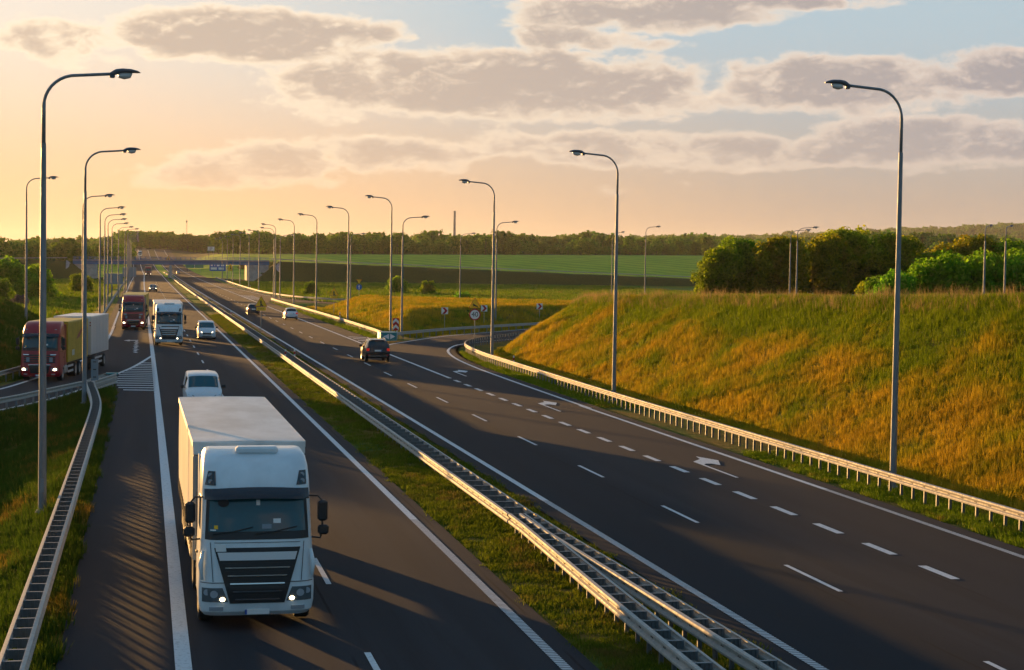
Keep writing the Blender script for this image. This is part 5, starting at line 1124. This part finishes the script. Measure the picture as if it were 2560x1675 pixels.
def tree_meshes(kind, seed, h, w, leaf, per, nclump):
    g = random.Random(seed); cl = []; zc0 = {'tree': 0.28, 'shrub': 0.02, 'tall': 0.22, 'poplar': 0.15}[kind]
    for k in range(nclump):
        u = (k+0.5)/nclump; z = h*(zc0 + (0.93-zc0)*(u if kind != 'shrub' else u*0.92+0.03)); t_ = (z/h-zc0)/(1-zc0)
        prof = {'tree': math.sin(math.pi*min(1, 0.18+0.80*t_))**0.7, 'shrub': math.sqrt(max(0.05, 1-(t_*0.96)**2)), 'tall': math.sin(math.pi*min(1, 0.22+0.75*t_))**0.8, 'poplar': (1-t_)**0.6*0.9+0.1}[kind]
        a = k*2.39996+g.uniform(-0.5, 0.5); rr = w/2*prof*g.uniform(0.35, 0.95); s = w*g.uniform(0.10, 0.20)*(0.75+0.35*prof)
        cl.append((rr*math.cos(a), rr*math.sin(a), z, s, s, s*g.uniform(0.65, 0.95)))
    V, F = leaf_cloud(cl, per, leaf, seed); me = fastmesh('crown', V, F)
    mb = MB(); r0 = max(0.05, h*0.016)
    ht = h*(0.75 if kind != 'shrub' else 0.55); sw = [g.uniform(-0.04, 0.04)*h for _ in range(4)]
    mb.tube([(0, 0, -0.6), (sw[0]*0.3, sw[1]*0.3, ht*0.35), (sw[2]*0.6, sw[3]*0.6, ht*0.7), (sw[2], sw[3], ht)], [r0, r0*0.75, r0*0.45, r0*0.12], 7)
    for q in cl[::2]:
        zb_ = q[2]*0.62; mb.tube([(0, 0, zb_), (q[0]*0.5, q[1]*0.5, (zb_+q[2])/2+0.1), (q[0]*0.9, q[1]*0.9, q[2])], [r0*0.42, r0*0.25, r0*0.08], 5)
    tm = mb.mesh('trunk', True); tm.materials.append(MATS['bark']); return me, tm
def plant(name, label, cat, meshes, leafm, loc, rz, sc, group=None):
    o = thing(name, label, cat, loc, rz, group); o.scale = sc if isinstance(sc, tuple) else (sc, sc, sc)
    key = (meshes[0].name, leafm)
    if key not in LEAFED:
        me = meshes[0] if not any(k[0] == meshes[0].name for k in LEAFED) else meshes[0].copy(); me.materials.clear(); me.materials.append(MATS[leafm]); LEAFED[key] = me
    inst('crown', LEAFED[key], o); inst('trunk', meshes[1], o); return o
LEAFED = {}
G = lambda x, y: float(zterrain(np.array([x]), np.array([y]))[0])
NEAR = [tree_meshes('tree', 100+i, 10, 7.5, 0.165, 270, 64) for i in range(4)]
SHRUB = [tree_meshes('shrub', 200+i, 4, 5.0, 0.115, 620, 40) for i in range(3)]
FAR = [tree_meshes(k, 300+i, 13, 10, 0.52, 22, 30) for i, k in enumerate(('tree', 'tree', 'tall', 'tree', 'tall'))]
# grove behind the crest of the slope on the right
GROVE = [  # x, y, scale, which, leaf, label
 (88.5, 262, 0.84, 0, 'leaf_green', 'leafy green tree at the left end of the grove, lowest and roundest'),
 (93.5, 268, 0.96, 1, 'leaf_green', 'green tree second from the left end of the grove'),
 (97.5, 258, 1.0, 2, 'leaf_olive', 'olive green tree with a pointed top in the left half of the grove'),
 (103.5, 270, 0.98, 3, 'leaf_olive', 'yellowish tree behind the pair of lamps in the grove'),
 (107, 262, 1.02, 0, 'leaf_olive', 'ochre topped tree in the middle of the grove'),
 (112.5, 268, 1.12, 1, 'leaf_olive', 'tallest pale crowned tree in the middle of the grove'),
 (118, 262, 1.06, 2, 'leaf_olive', 'olive tree right of the grove centre with bare twigs'),
 (123, 256, 0.96, 3, 'leaf_green', 'dark green tree right of the grove centre'),
 (128, 262, 1.06, 1, 'leaf_olive', 'bronze crowned tree left of the nearest right-hand lamp pole'),
 (133.5, 264, 1.20, 0, 'leaf_olive', 'tall bronze tree right of the nearest right-hand lamp pole'),
 (139, 262, 1.12, 3, 'leaf_green', 'dark tree at the right end of the grove behind the bright shrubs')]
for x, y, s, w, lf_, lb in GROVE: plant('tree', lb, 'tree', NEAR[w], lf_, (x, y, 0.6), R(w*77+x*13), (s*1.18, s*1.18, s*(1.28 if x < 120 else 1.12)), 'grove trees behind the slope')
SHR = [(93, 214, 0.9, 'small shrub under the left trees of the grove'), (97, 208, 1.05, 'reddish green shrub at the foot of the grove'), (84, 190, 1.0, 'leftmost of the bright green shrubs before the grove'), (82.5, 182, 1.15, 'lowest bright green shrub just left of the nearest right-hand lamp pole'), (87, 184, 1.45, 'bright green shrub right behind the nearest right-hand lamp pole'), (90, 180, 1.62, 'broad bright green shrub just right of the nearest right-hand lamp pole'), (93.5, 184, 1.65, 'bright green shrub in the middle of the right-hand thicket'), (96, 178, 1.60, 'tall bright green shrub in the right-hand thicket'), (100, 184, 1.72, 'bright green shrub left of the lamps at the right picture edge'), (102, 177, 1.66, 'bright green shrub behind the lamps at the right picture edge'), (106, 181, 1.66, 'bright green shrub cut by the right picture edge')]
for i, (x, y, s, lb) in enumerate(SHR): plant('shrub', lb, 'shrub', SHRUB[i % 3], 'leaf_bright' if i > 1 else 'leaf_olive', (x, y, 2.9 if i > 1 else 2.6), R(i*71), (s*1.0, s*1.0, s*1.12), 'shrubs beside the grove')
plant('tree', 'thin leaved tree at the right picture edge behind the lamps', 'tree', NEAR[2], 'leaf_olive', (168, 280, 1.0), R(40), 1.15)
# low shrubs left of the grove and in the meadow
MEADOW = [(72, 240, 0.42, 'low green shrub on the slope crest at its left end'), (77, 246, 0.5, 'low green shrub on the slope crest next to the grove'), (82, 250, 0.55, 'low green shrub right at the left foot of the grove'), (62.5, 345, 0.92, 'bright shrub behind the loop road lamp right of the speed sign'), (77, 330, 0.62, 'small pointed shrub behind the loop road guardrail'), (85, 326, 0.66, 'small round shrub behind the loop road guardrail, right of the third lamp'), (92, 324, 0.4, 'lowest of the small shrubs behind the loop road guardrail'), (104, 318, 0.6, 'small bright shrub left of the slope nose'), (43.5, 470, 0.95, 'round yellow green shrub in the meadow right of the lamps'), (72, 505, 1.25, 'upright shrub at the foot of the crossing embankment'), (80, 500, 0.95, 'darker shrub beside the upright one below the crossing embankment'), (47.5, 366, 0.6, 'loose low shrub around the blue arrow sign')]
for i, (x, y, s, lb) in enumerate(MEADOW): plant('shrub', lb, 'shrub', SHRUB[(i+1) % 3], 'leaf_bright' if i not in (9, 10) else 'leaf_green', (x, y, G(x, y)-0.15), R(i*53), (s, s, s*1.05))
# shrubs on the left
for i, (x, y, s, lf_, lb) in enumerate([(-31, 402, 2.3, 'leaf_bright', 'large sunlit bush mass at the left picture edge'), (-25, 410, 1.9, 'leaf_green', 'round green bush right of the large bush at the left edge'), (-30.5, 372, 1.25, 'leaf_bright', 'lower bright bush in front of the large bush at the left edge'), (-17.5, 480, 1.25, 'leaf_green', 'dome shaped bush below the left abutment of the overpass'), (-23.5, 345, 0.62, 'leaf_lilac', 'small greyish lilac bush beside the ditch path')]):
    plant('shrub', lb, 'shrub', SHRUB[i % 3], lf_, (x, y, G(x, y)-0.2), R(i*97), (s*1.1, s*1.1, s))
for i, (x, y) in enumerate([(49, 905), (56, 915), (63, 910)]): plant('shrub', 'one of the yellow flowering bushes under the right end of the overpass', 'shrub', SHRUB[i], 'leaf_yellow', (x, y, G(x, y)-0.3), R(i*90), (1.3, 1.3, 1.0), 'yellow bushes beyond the overpass')
plant('shrub', 'green bush beside the lit right abutment of the overpass', 'shrub', SHRUB[1], 'leaf_bright', (52, 850, G(52, 850)-0.5), 0, 1.5)
# tree lines
def treeline(pts, n, depth, hs, group, label, leafm='leaf_far', seed=1, name='tree'):
    g = random.Random(seed); P = [Vector((*q, 0)) for q in pts]; Ls = [0]
    for a, b in zip(P[:-1], P[1:]): Ls.append(Ls[-1]+(b-a).length)
    for k in range(n):
        s = Ls[-1]*(k+g.uniform(0.1, 0.9))/n; i = max(j for j in range(len(P)-1) if Ls[j] <= s); q = P[i].lerp(P[i+1], (s-Ls[i])/(Ls[i+1]-Ls[i]))
        x, y = q.x+g.uniform(-1, 1)*2, q.y+g.uniform(0, depth); sc = g.uniform(*hs)/13.0
        plant(name, label, 'tree', FAR[g.randrange(5)], leafm, (x, y, G(x, y)-0.5), g.uniform(0, 6.28), (sc*g.uniform(0.95, 1.3), sc*g.uniform(0.95, 1.3), sc), group)
treeline([(-95, 850), (-60, 830), (-28, 850)], 34, 40, (11, 17), 'trees left beyond the overpass', 'one of the dark trees massed at the left beyond the crossing road', seed=3)
treeline([(-30, 930), (-14, 1050), (-12, 1200)], 12, 30, (10, 14), 'trees along the far left verge', 'one of the trees lining the far left verge of the road', seed=4)
treeline([(45, 1180), (90, 1165), (150, 1160), (175, 1165)], 34, 35, (8, 16.5), 'trees at the field edge, left part', 'one of the taller trees along the left part of the field edge', seed=5)
treeline([(178, 1180), (240, 1170), (330, 1165), (420, 1165), (490, 1160)], 52, 50, (6.5, 14.5), 'trees at the field edge, right part', 'one of the round trees along the right part of the field edge', seed=6)
treeline([(-40, 1560), (0, 1540), (40, 1530), (75, 1480)], 26, 60, (12, 17), 'trees closing the far end of the road', 'one of the hazy trees closing the far end of the road', seed=8)

# ---- instancer for what nobody could count: base mesh holds one clump plus loose points
def scatter(name, label, cat, V, F, pts, scale, rot, matn, tilt=0.0):
    V = np.asarray(V, np.float32); F = np.asarray(F, np.int32); k = F.shape[1]; nV = len(V); n = len(pts)
    me = bpy.data.meshes.new(name); me.vertices.add(nV+n); me.vertices.foreach_set('co', np.concatenate([V, pts]).astype(np.float32).ravel())
    me.loops.add(F.size); me.loops.foreach_set('vertex_index', F.ravel()); me.polygons.add(len(F)); me.polygons.foreach_set('loop_start', np.arange(0, F.size, k, dtype=np.int32)); me.polygons.foreach_set('loop_total', np.full(len(F), k, np.int32)); me.update(calc_edges=True)
    def attr(nm, tp, arr, field):
        a = me.attributes.new(nm, tp, 'POINT'); a.data.foreach_set(field, np.asarray(arr, np.float32).ravel())
    sel = np.zeros(nV+n, bool); sel[:nV] = True; a = me.attributes.new('is_clump', 'BOOLEAN', 'POINT'); a.data.foreach_set('value', sel)
    sc3 = np.ones((nV+n, 3)); sc3[nV:] = scale if np.ndim(scale) == 2 else np.repeat(np.asarray(scale)[:, None], 3, 1); attr('sc', 'FLOAT_VECTOR', sc3, 'vector')
    r3 = np.zeros((nV+n, 3)); r3[nV:, 2] = rot; r3[nV:, :2] = rng.normal(size=(n, 2))*tilt; attr('rot', 'FLOAT_VECTOR', r3, 'vector')
    me.materials.append(MATS[matn])
    o = link(bpy.data.objects.new(name, me)); tag(o, label, cat, kind='stuff')
    ng = bpy.data.node_groups.new(name+'_nodes', 'GeometryNodeTree'); ng.interface.new_socket('Geometry', in_out='INPUT', socket_type='NodeSocketGeometry'); ng.interface.new_socket('Geometry', in_out='OUTPUT', socket_type='NodeSocketGeometry')
    nd = ng.nodes; gi, go = nd.new('NodeGroupInput'), nd.new('NodeGroupOutput'); sp_ = nd.new('GeometryNodeSeparateGeometry'); ip = nd.new('GeometryNodeInstanceOnPoints')
    def named(nm, tp): a = nd.new('GeometryNodeInputNamedAttribute'); a.data_type = tp; a.inputs['Name'].default_value = nm; return a.outputs[0]
    L_ = ng.links; L_.new(gi.outputs[0], sp_.inputs[0]); L_.new(named('is_clump', 'BOOLEAN'), sp_.inputs[1])
    L_.new(sp_.outputs[1], ip.inputs['Points']); L_.new(sp_.outputs[0], ip.inputs['Instance']); L_.new(named('sc', 'FLOAT_VECTOR'), ip.inputs['Scale'])
    e2r = nd.new('FunctionNodeEulerToRotation'); L_.new(named('rot', 'FLOAT_VECTOR'), e2r.inputs[0]); L_.new(e2r.outputs[0], ip.inputs['Rotation'])
    L_.new(ip.outputs[0], go.inputs[0]); md = o.modifiers.new('scatter', 'NODES'); md.node_group = ng
    return o
def tuft(nb, h, spread, w, seed, lean=0.35):
    g = np.random.default_rng(seed); V = []; F = []
    for k in range(nb):
        a = g.uniform(0, 2*math.pi); r = spread*math.sqrt(g.random()); bx, by = r*math.cos(a), r*math.sin(a); hh = h*g.uniform(0.55, 1.1); la = g.uniform(0, 2*math.pi); le = hh*lean*g.random(); wa = g.uniform(0, math.pi); wx, wy = w*math.cos(wa)/2, w*math.sin(wa)/2; b = len(V)
        mx, my = bx+le*0.35*math.cos(la), by+le*0.35*math.sin(la); tx, ty = bx+le*math.cos(la), by+le*math.sin(la)
        V += [(bx-wx, by-wy, -0.05), (bx+wx, by+wy, -0.05), (mx+wx*.8, my+wy*.8, hh*.6), (mx-wx*.8, my-wy*.8, hh*.6), (tx+wx*.1, ty+wy*.1, hh), (tx-wx*.1, ty-wy*.1, hh)]; F += [(b, b+1, b+2, b+3), (b+3, b+2, b+4, b+5)]
    return np.array(V), np.array(F)
def grassmat(name, greens, dries, lo, hi, sc=(0.22, 0.12, 0.3), tip=None, zband=None):
    m = mat(name, greens[1], 0.85, spec=0.1); t = NT(m); oi = t.new('ShaderNodeObjectInfo'); loc = oi.outputs['Location']
    n1 = t.noise(t.stretch(loc, sc), 1.0, 6, 0.62); rnd = oi.outputs['Random']
    gr = t.ramp(rnd, [(0.0, greens[0]), (1.0, greens[1])]); dr = t.ramp(rnd, [(0.0, dries[0]), (1.0, dries[1])])
    f = t.math('ADD', n1, t.math('MULTIPLY', t.math('SUBTRACT', rnd, 0.5), 0.10))
    if zband:
        sx = t.new('ShaderNodeSeparateXYZ'); t.l.new(loc, sx.inputs[0]); f = t.math('ADD', f, t.mr(sx.outputs[2], zband[0], zband[1], zband[2], zband[3]))
    c = t.mix(t.mr(f, lo, hi), gr, dr)
    t.l.new(c, bsdf(m).inputs['Base Color']); tr = t.new('ShaderNodeBsdfTranslucent'); t.l.new(c, tr.inputs[0]); mx = t.new('ShaderNodeMixShader'); mx.inputs[0].default_value = 0.45
    t.l.new(bsdf(m).outputs[0], mx.inputs[1]); t.l.new(tr.outputs[0], mx.inputs[2]); t.l.new(mx.outputs[0], t.n['Material Output'].inputs[0]); return m
grassmat('slope_grass', ((0.120, 0.180, 0.004), (0.235, 0.290, 0.010)), ((0.38, 0.225, 0.010), (0.60, 0.395, 0.026)), 0.37, 0.68, (0.26, 0.17, 0.35), zband=(2.2, 6.0, 0.06, -0.18))
grassmat('verge_grass', ((0.095, 0.165, 0.005), (0.200, 0.270, 0.012)), ((0.15, 0.11, 0.015), (0.23, 0.16, 0.03)), 0.55, 0.70, (0.5, 0.3, 0.3))
grassmat('median_grass', ((0.080, 0.120, 0.006), (0.180, 0.215, 0.012)), ((0.13, 0.10, 0.02), (0.20, 0.155, 0.035)), 0.50, 0.66, (0.7, 0.35, 0.3))
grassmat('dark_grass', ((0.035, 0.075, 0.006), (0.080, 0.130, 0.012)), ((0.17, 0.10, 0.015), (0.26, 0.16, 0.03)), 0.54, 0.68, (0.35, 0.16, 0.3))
grassmat('seed_grass', ((0.28, 0.20, 0.06), (0.36, 0.27, 0.09)), ((0.30, 0.20, 0.06), (0.42, 0.30, 0.12)), 0.4, 0.6)
def sprinkle(x0, x1, y0, y1, dens, keep):
    n = int((x1-x0)*(y1-y0)*dens); x = rng.uniform(x0, x1, n); y = rng.uniform(y0, y1, n); k = keep(x, y); return x[k], y[k]
def grass(name, label, areas, matn, V, F, smin, smax, zoff=0.0):
    xs, ys = [], []
    for a in areas: x, y = sprinkle(*a); xs.append(x); ys.append(y)
    x = np.concatenate(xs); y = np.concatenate(ys); z = zterrain(x, y)+zoff; n = len(x)
    patch = 0.75+0.5*(0.5+0.5*np.sin(x*0.9+1.7*np.sin(y*0.31))*np.sin(y*0.47+1.3*np.sin(x*0.6)))
    s = rng.uniform(smin, smax, n)*patch
    return scatter(name, label, 'grass', V, F, np.stack([x, y, z], 1), s, rng.uniform(0, 6.28, n), matn, 0.12)
emb_in = lambda x, y: (sdist(x, y, EMB) > -0.6) & (sdist(x, y, EMB) < 16.5)
V, F = tuft(18, 0.36, 0.26, 0.016, 1)
grass('slope_grass', 'tall ochre and green grass covering the big slope on the right', [(28.6, 46, 42, 95, 32, emb_in), (28.6, 48, 95, 145, 24, emb_in), (28.6, 60, 145, 200, 15, emb_in)], 'slope_grass', V, F, 0.7, 1.25)
V, F = tuft(9, 0.95, 0.35, 0.016, 5, 0.5)
grass('crest_grass', 'pale seed heads of tall grass standing on the slope crest', [(38, 50, 45, 190, 5, lambda x, y: (np.abs(sdist(x, y, EMB)-(8.9-0.0231*y)*1.5) < 1.3))], 'seed_grass', V, F, 0.55, 1.0)
V, F = tuft(14, 0.15, 0.16, 0.016, 2, 0.6)
grass('verge_grass', 'short green grass on the verge under the right guardrail', [(26.3, 28.8, 35, 75, 60, lambda x, y: x > 26.45+0.25*np.sin(y*1.7)*np.sin(y*0.61)), (26.3, 29.2, 75, 160, 28, lambda x, y: (x > 26.4) & (sdist(x, y, R_RIGHT+[(120, 250), (120, 98)]) > 1.0))], 'verge_grass', V, F, 0.7, 1.5)
inmed = lambda x, y: (x-cxf(y) > 9.45+0.14*np.sin(y*1.3)+0.1*np.sin(y*3.7)) & (x-cxf(y) < 13.2-0.14*np.sin(y*1.1+2)-0.08*np.sin(y*4.1)) & (np.sin(x*2.1+y*0.9)*np.sin(y*1.37-x) < 0.85)
V, F = tuft(14, 0.12, 0.17, 0.016, 3, 0.7)
grass('median_grass', 'short grass and moss on the central reserve', [(9.2, 13.4, 28, 70, 60, inmed), (9, 13.4, 70, 130, 26, inmed), (8.5, 13.4, 130, 260, 9, inmed)], 'median_grass', V, F, 0.7, 1.5)
lv = lambda x, y: (x < -1.85+0.12*np.sin(y*1.4)) & (dist_poly(x, y, L_RIGHT) > 0.85) & ~inside(x, y, L_RIGHT+L_LEFT[::-1])
V, F = tuft(15, 0.34, 0.22, 0.020, 4)
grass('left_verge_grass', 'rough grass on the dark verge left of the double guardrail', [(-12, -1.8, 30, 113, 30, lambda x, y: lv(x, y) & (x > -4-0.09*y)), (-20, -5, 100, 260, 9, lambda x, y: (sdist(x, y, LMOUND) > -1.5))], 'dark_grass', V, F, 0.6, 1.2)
V, F = tuft(14, 0.5, 0.4, 0.04, 6)
grass('mound_grass', 'dry orange grass on the mound between the slip roads', [(26, 100, 183, 315, 5, lambda x, y: (sdist(x, y, MOUND) > -4) & (dist_poly(x, y, R_LEFT) > 1.2) & ~inside(x, y, R_RIGHT+R_LEFT[::-1]) & ~inside(x, y, LOOP_OUT+LOOP_IN[::-1]) & (x > 25.6))], 'slope_grass', V, F, 0.7, 1.2)
vg = lambda x, y: (dist_poly(x, y, LOOP_IN) > 0.6)
V, F = tuft(12, 0.22, 0.3, 0.03, 7)
grass('shoulder_grass', 'bright green grass strip beside the right shoulder', [(24.0, 26.2, 186, 343, 10, lambda x, y: x > 24.05+cxf(y)*0.0)], 'verge_grass', V, F, 0.8, 1.4)
V, F = tuft(14, 0.55, 0.9, 0.10, 8)
grass('meadow_grass', 'long meadow grass below the crossing road and left of the carriageways', [(30, 190, 332, 700, 0.55, lambda x, y: ~inside(x, y, LOOP_OUT+LOOP_IN[::-1]) & (dist_poly(x, y, LOOP_OUT) > 2.5) & (dist_poly(x, y, [(62, 470), (66, 440), (78, 415), (96, 398), (125, 385), (170, 378)]) > 2.2)), (-62, -8.5, 225, 700, 0.7, lambda x, y: x > -10-0.085*y)], 'verge_grass', V, F, 0.7, 1.5)
# far woods: one mass on the hills
Vt, Ft = FAR[0][0], None
def mesh_np(me):
    v = np.empty(len(me.vertices)*3, np.float32); me.vertices.foreach_get('co', v); f = np.empty(len(me.loops), np.int32); me.loops.foreach_get('vertex_index', f); return v.reshape(-1, 3), f.reshape(-1, 4)
gV, gF = leaf_cloud([(0, 0, 6, 5.5, 5.5, 5.5), (3, 1, 8.5, 3.5, 3.5, 3.5), (-2.5, 2, 8, 3.6, 3.6, 3.2)], 9, 1.0, 77)
x = []; y = []
def wood(x0, x1, y0, y1, n, keep=lambda x, y: np.ones_like(x, bool)):
    a = rng.uniform(x0, x1, n); b = rng.uniform(y0, y1, n); k = keep(a, b); x.append(a[k]); y.append(b[k])
wood(-260, 900, 1290, 1900, 2600, lambda a, b: (a > 60) | (b > 1600) | (a < -70)); wood(-600, 2000, 1900, 3400, 7500); wood(300, 4200, 3000, 5200, 9500); wood(480, 1100, 800, 1300, 1500, lambda a, b: a > 500); wood(-500, -100, 850, 1300, 700)
x = np.concatenate(x); y = np.concatenate(y); z = zterrain(x, y)-1.0
scatter('distant_woods', 'mass of distant woodland covering the hills on the horizon', 'woodland', gV, gF, np.stack([x, y, z], 1), (0.45+1.0*rng.random(len(x))**1.3)*(1+0.25*np.sin(x*0.021)*np.sin(y*0.017+x*0.006))*(1+np.clip((y-2500)/4000, 0, .8)), rng.uniform(0, 6.28, len(x)), 'leaf_far')
# ================================================================== evening haze
mh = bpy.data.materials.new('haze'); mh.use_nodes = True; hn = mh.node_tree; hn.nodes.remove(hn.nodes['Principled BSDF']); pv = hn.nodes.new('ShaderNodeVolumePrincipled')
pv.inputs['Density'].default_value = 3.4e-5; pv.inputs['Color'].default_value = (0.95, 0.93, 0.9, 1); pv.inputs['Anisotropy'].default_value = 0.35
hn.links.new(pv.outputs[0], hn.nodes['Material Output'].inputs['Volume'])
mb = MB(); mb.box(-9500, 11500, -500, 14500, -4, 190); o = mb.build('haze', mh); tag(o, 'thin evening haze over the land', 'haze', kind='stuff')
